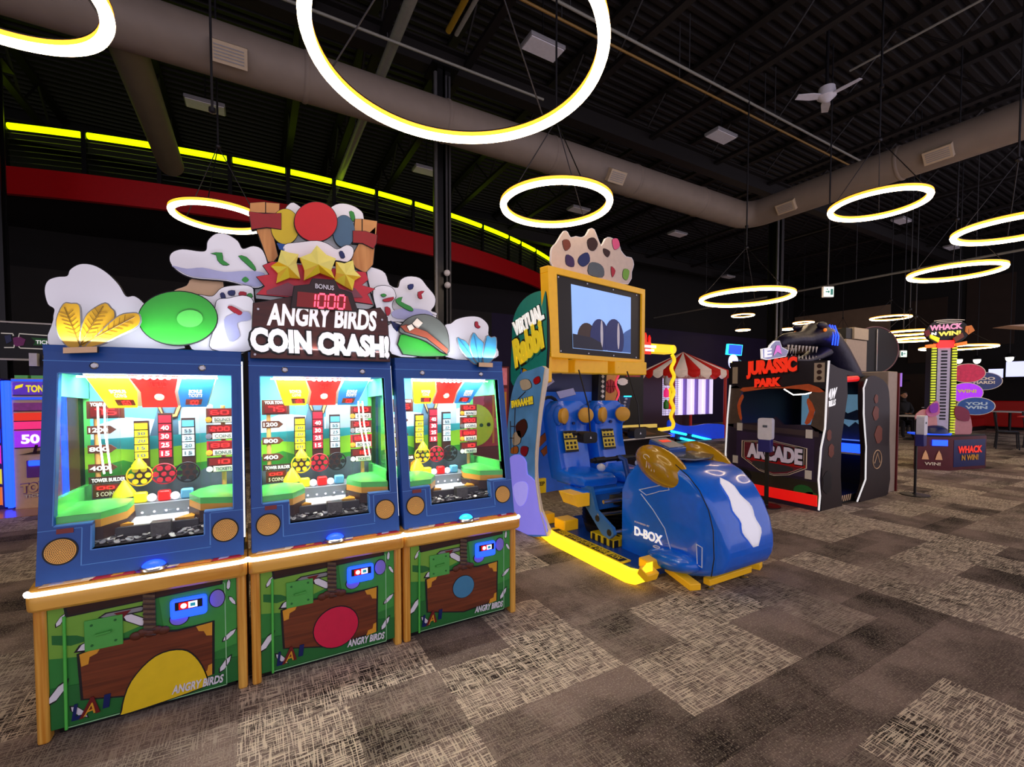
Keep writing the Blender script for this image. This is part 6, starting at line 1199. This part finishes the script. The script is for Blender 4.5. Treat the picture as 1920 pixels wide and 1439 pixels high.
# ---- striker tower
t = thing('striker_tower', (11.75, 3.5, 0), 'tall striker game with yellow-green light columns and round balloon signs', 'arcade machine')
mar = mat('striker_maroon', '5a1420', .4, var=.4, scale=6)
oc = [(11.07, 3.66), (11.44, 3.25), (12.46, 3.0), (12.85, 3.4), (12.75, 4.0), (12.2, 4.0)]
mb = MB(mar); mb.prism([(x, y, .0) for x, y in oc], (0, 0, .64)); bs2 = mb.build('base_cabinet', t, .02)
mb = MB(M['black']); mb.prism([(12.0+(x-12.0)*.97, 3.7+(y-3.7)*.97, .64) for x, y in oc], (0, 0, .03)); mb.build('deck', bs2)
SU, SN, SO = V((.7, -.714, 0)), V((-.714, -.7, 0)), V((11.72, 3.46, 0))
def Gq(p): return SO+SU*p.x-SN*p.y+V((0, 0, p.z))          # x across the tower face, y away, z up
def G(x, y, z): return Gq(V((x, y, z)))
def GB(m=None): return MB(m, Gq)
mb = MB(M['blit']); mb.prism([(11.06, 3.65, .672), (11.43, 3.24, .672), (11.7, 3.3, .672), (11.3, 3.85, .672)], (0, 0, .03)); mb.build('strike_pad', t); mb = MB(M['navy']); mb.lathe([(.24, 0), (.22, .08), (.15, .14), (0, .16)], (11.45, 3.52, .70), n=24); mb.build('pad_dome', t)
def fr(u, v, e=.006, a=oc[1], b=oc[2]): d = V((b[0]-a[0], b[1]-a[1], 0)); n = V((d.y, -d.x, 0)).normalized(); return V((a[0], a[1], 0))+d*u+V((0, 0, v))+n*e
def fl_(u, v, e=.006): return fr(u, v, e, oc[0], oc[1])
mb = MB(M['navy']); mb.prism([fr(.1, .06), fr(.95, .06), fr(.95, .58), fr(.1, .58)], V((0, .003, 0))); mb.build('front_print', bs2)
txt('WHACK', fr(.2, .32, .012), fr(.85, .32, .012), fr(.2, .46, .012), M['signred'], bs2, bold=.04); txt('N WIN!', fr(.3, .18, .012), fr(.75, .18, .012), fr(.3, .29, .012), M['gold'], bs2, bold=.04)
mb = MB(M['ledb']); mb.prism([fl_(.5, .47), fl_(.92, .47), fl_(.92, .58), fl_(.5, .58)], SN*.02); mb.build('card_reader', bs2)
for u in (.22, .6): mb = MB(mat('arrow_tan', 'd09a70', .5, es=.2)); mb.prism([fl_(u, .2, .01), fl_(u+.2, .2, .01), fl_(u+.16, .3, .01), fl_(u+.1, .38, .01), fl_(u+.04, .3, .01)], SN*.003); mb.build('arrow_print', bs2)
txt('WIN!', fl_(.3, .09, .01), fl_(.75, .09, .01), fl_(.3, .15, .01), M['cream'], bs2, bold=.03)
mb = GB(M['dsteel']); mb.box(-.21, .21, 0, .16, .64, 2.4); tw = mb.build('tower', t)
mb = GB(mat('score_strip', '9a90a8', .4, es=.3, var=.2)); mb.box(-.10, .10, -.012, 0, .7, 2.36); ss = mb.build('score_strip', tw)
mb = GB(M['dsteel'])
for i in range(22): mb.box(-.05, .05, -.016, -.012, .95+i*.063, .985+i*.063)
mb.build('score_print', ss)
lm_ = mat('lamp_lime', 'c8d830', .4, es=.5)
for x in (-.165, .165):
    mb = GB(lm_)
    for i in range(33): mb.box(x-.035, x+.035, -.03, 0, .64+i*.053, .672+i*.053)
    mb.build('lamp_column', tw)
mb = GB(M['ledr']); mb.box(-.12, .14, -.04, .1, 2.36, 2.50); mb.build('top_lamp', t)
mb = GB(M['black']); mb.prism([(.03+.34*math.cos(2*PI*k/36), -.03, 2.67+.255*math.sin(2*PI*k/36)) for k in range(36)], (0, .08, 0)); hd_ = mb.build('sign_head', t)
def gt(s, x0, x1, z0, z1, m, sl=0, par=hd_, b=.05, y=-.036): txt(s, G(x0, y, z0), G(x1, y, z0+sl), G(x0, y, z1), m, par, bold=b)
gt('WHACK', -.26, .26, 2.69, 2.80, mat('letters_rose', 'd890b8', .4, es=.5), .03); gt('N', -.23, -.15, 2.60, 2.66, LW, .01); gt('WIN!', -.12, .24, 2.58, 2.67, mat('letters_lemon', 'e8dc60', .4, es=.5), .02)
mb = GB(M['paper'])
for k in range(3): mb.tube([(.05+(.2+.05*k)*math.cos(a), -.034, 2.80+.03*k+.04*math.sin(a)) for a in [PI*(.2+.6*j/8) for j in range(9)]], .007, n=5)
mb.build('arc_print', hd_)
def dq(p, d): r_ = ray(*p); k_ = d/(r_.x*math.sin(YAW)+r_.y*math.cos(YAW)); return O+r_*k_
def dcut(nm, P_, d, m, par=t, th=.03):
    mb = MB(m); q = [dq(p, d) for p in P_]; c_ = sum(q, V((0, 0, 0)))/len(q); q = [V((p.x, p.y, p.z)) for p in q]; mb.prism(q, -SN*th); return mb.build(nm, par)
for P_, m in (([(1733, 622), (1742, 618), (1746, 628), (1737, 632)], 'dred'), ([(1744, 627), (1762, 634), (1760, 642), (1745, 634)], 'yel'), ([(1788, 634), (1805, 624), (1808, 632), (1792, 642)], 'rust'), ([(1811, 612), (1822, 610), (1828, 620), (1816, 628), (1810, 622)], 'orange'), ([(1736, 647), (1755, 645), (1755, 652), (1736, 653)], 'oran'), ([(1792, 644), (1813, 640), (1814, 647), (1794, 650)], 'oran')): dcut('ticket_board', P_, 8.7, M[m])
for px, py, rx, ry, m, s, tm, d in ((1815, 700, 23, 17, mat('balloon_red', 'b01c40', .4, es=.4, var=.4), '', None, 8.95), (1845, 715, 24, 16, mat('balloon_navy', '2a3a70', .4, es=.15, var=.5, scale=4), 'TOO HARD!', 'cream', 8.9), (1812, 737, 22, 18, M['ppl'], 'WIN!', 'lemon', 8.8), (1830, 762, 25, 16, mat('balloon_blue', '184a90', .4, es=.15, var=.4), 'YOU WIN', 'pale', 8.75)):
    c = dq((px, py), d); u = SU*(rx*d/FPX*1.12); v = V((0, 0, ry*d/FPX))
    mb = MB(M['cream']); mb.prism([c+u*1.06*math.cos(2*PI*k/28)+v*1.06*math.sin(2*PI*k/28)-SN*.004 for k in range(28)], -SN*.03); mb.prism([c+u*math.cos(2*PI*k/28)+v*math.sin(2*PI*k/28) for k in range(28)], -SN*.03, m); bl = mb.build('balloon_sign', t)
    ws = s.split(' ') if s else []
    for i, w_ in enumerate(ws): z = (.12 if len(ws) > 1 else .0)-i*.45; txt(w_, c-u*.6+v*z+SN*.004, c+u*.6+v*z+SN*.004, c-u*.6+v*(z+.36)+SN*.004, M[tm], bl, bold=.04)
mb = MB(M['dsteel']); mb.tube([(12.3, 3.5, .64), (12.35, 3.4, 1.3), (12.4, 3.3, 1.85)], .03, n=8); mb.build('sign_stem', t)
for P_, m, d in (([(1737, 770), (1757, 752), (1762, 775), (1744, 782)], 'c86a9a', 8.65), ([(1716, 782), (1732, 768), (1754, 776), (1756, 806), (1738, 812), (1726, 800)], 'c88a8a', 8.68), ([(1744, 762), (1758, 756), (1758, 772), (1746, 774)], '8a2ab0', 8.6), ([(1790, 790), (1802, 772), (1818, 778), (1822, 812), (1800, 822), (1790, 812)], 'b87a80', 8.75), ([(1793, 762), (1816, 770), (1816, 790), (1793, 784)], '7a1a3a', 8.72)): dcut('round_board', crom(P_, 3), d, mat('board_'+m, m, .5, es=.1))
# ================================================================ far right: dining corner
def chair(x, y, a, label, mm):
    t = thing('slat_back_chair', (x, y, 0), label, 'chair', 'dining chairs'); t.rotation_euler = (0, 0, a)
    R = Matrix.Identity(3)
    def Q(p): return V((p.x+x, p.y+y, p.z))
    q = MB(mm, Q); q.box(-.2, .2, -.2, .2, .43, .47); q.build('seat', t, .008)
    for sx in (-.18, .18):
        for sy_ in (-.18, .18): q = MB(M['black'], Q); q.tube([(sx, sy_, .43), (sx*1.15, sy_*1.15, 0)], .016, n=6); q.build('leg', t)
        q = MB(M['black'], Q); q.tube([(sx, .18, .45), (sx, .24, .95)], .016, n=6); q.build('back_post', t)
    for i in range(5): q = MB(M['black'], Q); q.box(-.15+i*.06, -.115+i*.06, .2, .215, .5, .9); q.build('slat', t)
    q = MB(M['black'], Q); q.box(-.2, .2, .215, .245, .88, .96); q.build('top_rail', t); return t
for i, (x, y, a, l) in enumerate(((17.1, 3.75, .3, 'black slat-back chair nearest the striker tower'), (18.1, 3.45, .2, 'black slat-back chair at the right edge beside the red-topped table'), (19.2, 5.9, .5, 'black chair left of the far dining tables, near the seated person'), (20.3, 6.9, -.4, 'black chair under the far pale table'), (21.6, 7.2, .2, 'black chair just left of the striker tower'))): chair(x, y, a, l, M['black'])
def table(x, y, z, r, m, label):
    t = thing('dining_table', (x, y, 0), label, 'table', 'dining tables'); q = MB(m); q.box(x-r, x+r, y-.4, y+.4, z-.03, z); q.build('table_top', t, .006); q = MB(M['black']); q.cyl((x, y, .02), (x, y, z-.03), .04, n=10); q.build('pedestal', t); q = MB(M['black']); q.lathe([(.28, 0), (.26, .02), (.05, .03)], (x, y, 0), n=20); q.build('base', t)
table(17.85, 5.9, .76, .42, M['paper'], 'pale table in front of the seated person'); table(21.4, 6.3, .95, .6, M['paper'], 'higher pale table behind the person, left of the striker tower')
table(16.3, 2.9, .92, .55, mat('table_red', 'c02020', .4), 'red-topped table at the right edge'); table(23.5, 5.1, .8, .6, M['paper'], 'pale table before the red booth seat at the right edge')
t = thing('booth_seat', (24.0, 6.0, 0), 'red upholstered booth seat on the far right', 'booth seat'); rs2 = mat('red_vinyl', 'a81414', .4, es=.04)
mb = MB(rs2); mb.box(23.3, 25.2, 6.1, 6.6, .15, .45); mb.build('seat', t, .04); mb = MB(rs2); mb.box(23.3, 25.2, 6.5, 6.75, .4, 1.15); mb.build('backrest', t, .06); mb = MB(rs2); mb.box(25.0, 25.3, 5.0, 6.7, .15, 1.15); mb.build('side_rest', t, .05); mb = MB(M['black']); mb.box(23.3, 25.2, 6.1, 6.75, 0, .15); mb.build('plinth', t)
for i, (y0, y1, z0, z1, s, l) in enumerate(((4.2, 5.35, 2.05, 2.6, 1, 'large bright wall screen with a small figure shape, right edge'), (5.42, 5.8, 2.02, 2.35, 0, 'small pale wall screen left of the large bright screen'), (4.1, 4.75, 1.6, 1.95, 2, 'small bluish screen hung below the large bright screen'), (8.4, 9.25, 1.72, 2.3, 3, 'violet wall screen between the beige cabinet and the striker tower'))):
    t = thing('wall_screen', (24, (y0+y1)/2, z0), l, 'screen', 'screens on the far right'); mb = MB(M['black']); mb.box(24.0, 24.08, y0-.02, y1+.02, z0-.02, z1+.02); mb.build('case', t); mb = MB((M['tv'], M['tv'], mat('tv_blue', '90b0f0', .3, es=.9, var=.5, scale=5), mat('tv_violet', 'a070d8', .3, es=.8, var=.1))[i]); mb.box(23.985, 24.0, y0, y1, z0, z1); pc_ = mb.build('picture', t)
    if s == 1: mb = MB(M['slate']); mb.prism([(23.98, 4.75, 2.15), (23.98, 4.6, 2.15), (23.98, 4.66, 2.3), (23.98, 4.62, 2.4), (23.98, 4.7, 2.48), (23.98, 4.74, 2.38)], (.004, 0, 0)); mb.build('figure_print', pc_)
    mb = MB(M['dsteel']); mb.box(24.08, 26.0, (y0+y1)/2-.03, (y0+y1)/2+.03, (z0+z1)/2-.03, (z0+z1)/2+.03); mb.build('wall_arm', t)
for i, (px, py, l) in enumerate(((1798, 676, 'left bright spot lamp beside the striker tower'), (1832, 676, 'middle bright spot lamp above the balloon signs'), (1893, 672, 'right bright spot lamp above the wall screens'))):
    p = on_x((px, py), 22.0); t = thing('spot_lamp', p, l, 'spot lamp', 'small far spot lamps'); mb = MB(M['led']); mb.ell(p, (.1, .1, .12), nu=12, nv=8); mb.build('bulb', t); mb = MB(M['dsteel']); mb.cyl(p+V((0, 0, .1)), (p.x, p.y, ZD), .012, n=6); mb.build('stem', t)
    mb = MB(M['dsteel']); mb.lathe([(.14, .0), (.05, .12), (.02, .14)], p+V((0, 0, .03)), n=14); mb.build('shade', t)
t = thing('canopy', (14.3, 3.0, 2.8), 'pale pointed canopy corner at the right edge', 'canopy'); mb = MB(mat('canopy_beige', 'b89a80', .6)); mb.prism([(14.0, 3.12, 2.92), (15.2, 2.4, 3.02), (15.2, 2.4, 2.82)], (.3, .3, 0)); mb.build('fascia', t); mb = MB(M['dsteel']); mb.cyl((15.3, 2.5, 2.9), (15.3, 2.5, ZD), .02, n=6); mb.build('hanger', t)
# ---- seated person far off
def person(x, y, label):
    t = thing('person', (x, y, 0), label, 'person'); me = bpy.data.meshes.new('body'); S = V((x, y, 0))
    P_ = [(0, 0, .5, .14), (0, 0, .75, .15), (0, -.01, 1.0, .17), (0, -.02, 1.17, .10), (0, -.04, 1.25, .055), (0, -.06, 1.34, .085), (0, -.06, 1.44, .085),
          (-.17, 0, 1.1, .07), (-.24, -.05, .88, .05), (-.12, -.28, .8, .04), (-.05, -.34, .8, .035), (.17, 0, 1.1, .07), (.24, -.05, .88, .05), (.12, -.28, .8, .04), (.05, -.34, .8, .035),
          (-.1, -.02, .5, .09), (-.13, -.4, .5, .075), (-.13, -.42, .1, .045), (-.13, -.52, .05, .04), (.1, -.02, .5, .09), (.13, -.4, .5, .075), (.13, -.42, .1, .045), (.13, -.52, .05, .04)]
    E_ = [(0, 1), (1, 2), (2, 3), (3, 4), (4, 5), (5, 6), (2, 7), (7, 8), (8, 9), (9, 10), (2, 11), (11, 12), (12, 13), (13, 14), (0, 15), (15, 16), (16, 17), (17, 18), (0, 19), (19, 20), (20, 21), (21, 22)]
    R = Matrix.Rotation(-.9, 3, 'Z'); me.from_pydata([R @ V(p[:3]) for p in P_], E_, [])
    o = bpy.data.objects.new('body', me); COL.objects.link(o); o.parent = t; me.materials.append(mat('dark_clothes', '17171b', .8))
    sk = o.modifiers.new('skin', 'SKIN'); sub = o.modifiers.new('sub', 'SUBSURF'); sub.levels = sub.render_levels = 2
    for v, p in zip(me.skin_vertices[0].data, P_): v.radius = (p[3], p[3])
    me.skin_vertices[0].data[0].use_root = True
    def Q(a): return S+R @ V(a)
    q = MB(M['skin']); q.ell(Q((0, -.065, 1.385)), (.078, .09, .115), R=R, nu=18, nv=12); q.ell(Q((0, -.16, 1.375)), (.015, .02, .022), R=R, nu=8, nv=6)
    for s in (-1, 1): q.ell(Q((s*.08, -.06, 1.38)), (.012, .02, .03), R=R, nu=8, nv=6)
    hd = q.build('face', t); q = MB(M['ink'])
    for s in (-1, 1): q.ell(Q((s*.03, -.148, 1.405)), (.012, .008, .008), R=R, nu=8, nv=6)
    q.ell(Q((0, -.145, 1.33)), (.026, .01, .006), R=R, nu=8, nv=6); q.build('eyes', hd)
    q = MB(mat('hair_dark', '1c1410', .7)); q.ell(Q((0, -.045, 1.43)), (.086, .095, .085), R=R, nu=18, nv=10); q.build('hair', t)
    for s in (-1, 1):
        q = MB(M['skin']); q.ell(Q((s*.05, -.38, .80)), (.035, .045, .016), R=R, nu=10, nv=8)
        for k in range(4): q.tube([Q((s*.05+(k-1.5)*.016, -.41, .80)), Q((s*.05+(k-1.5)*.018, -.45, .795)), Q((s*.05+(k-1.5)*.018, -.475-.006*(k in (1, 2)), .785))], [.009, .008, .006], n=6)
        q.tube([Q((s*.02, -.37, .80)), Q((s*.0, -.405, .795)), Q((s*-.002, -.425, .79))], [.01, .009, .007], n=6); q.build('hand', t)
    q = MB(M['black']); q.box(x-.22, x+.22, y-.22, y+.22, .36, .41); solo(q, 'stool', 'dark stool under the seated person', 'stool')
person(18.6, 6.47, 'person in dark clothes sitting at a far table, seen over the beige cabinet')
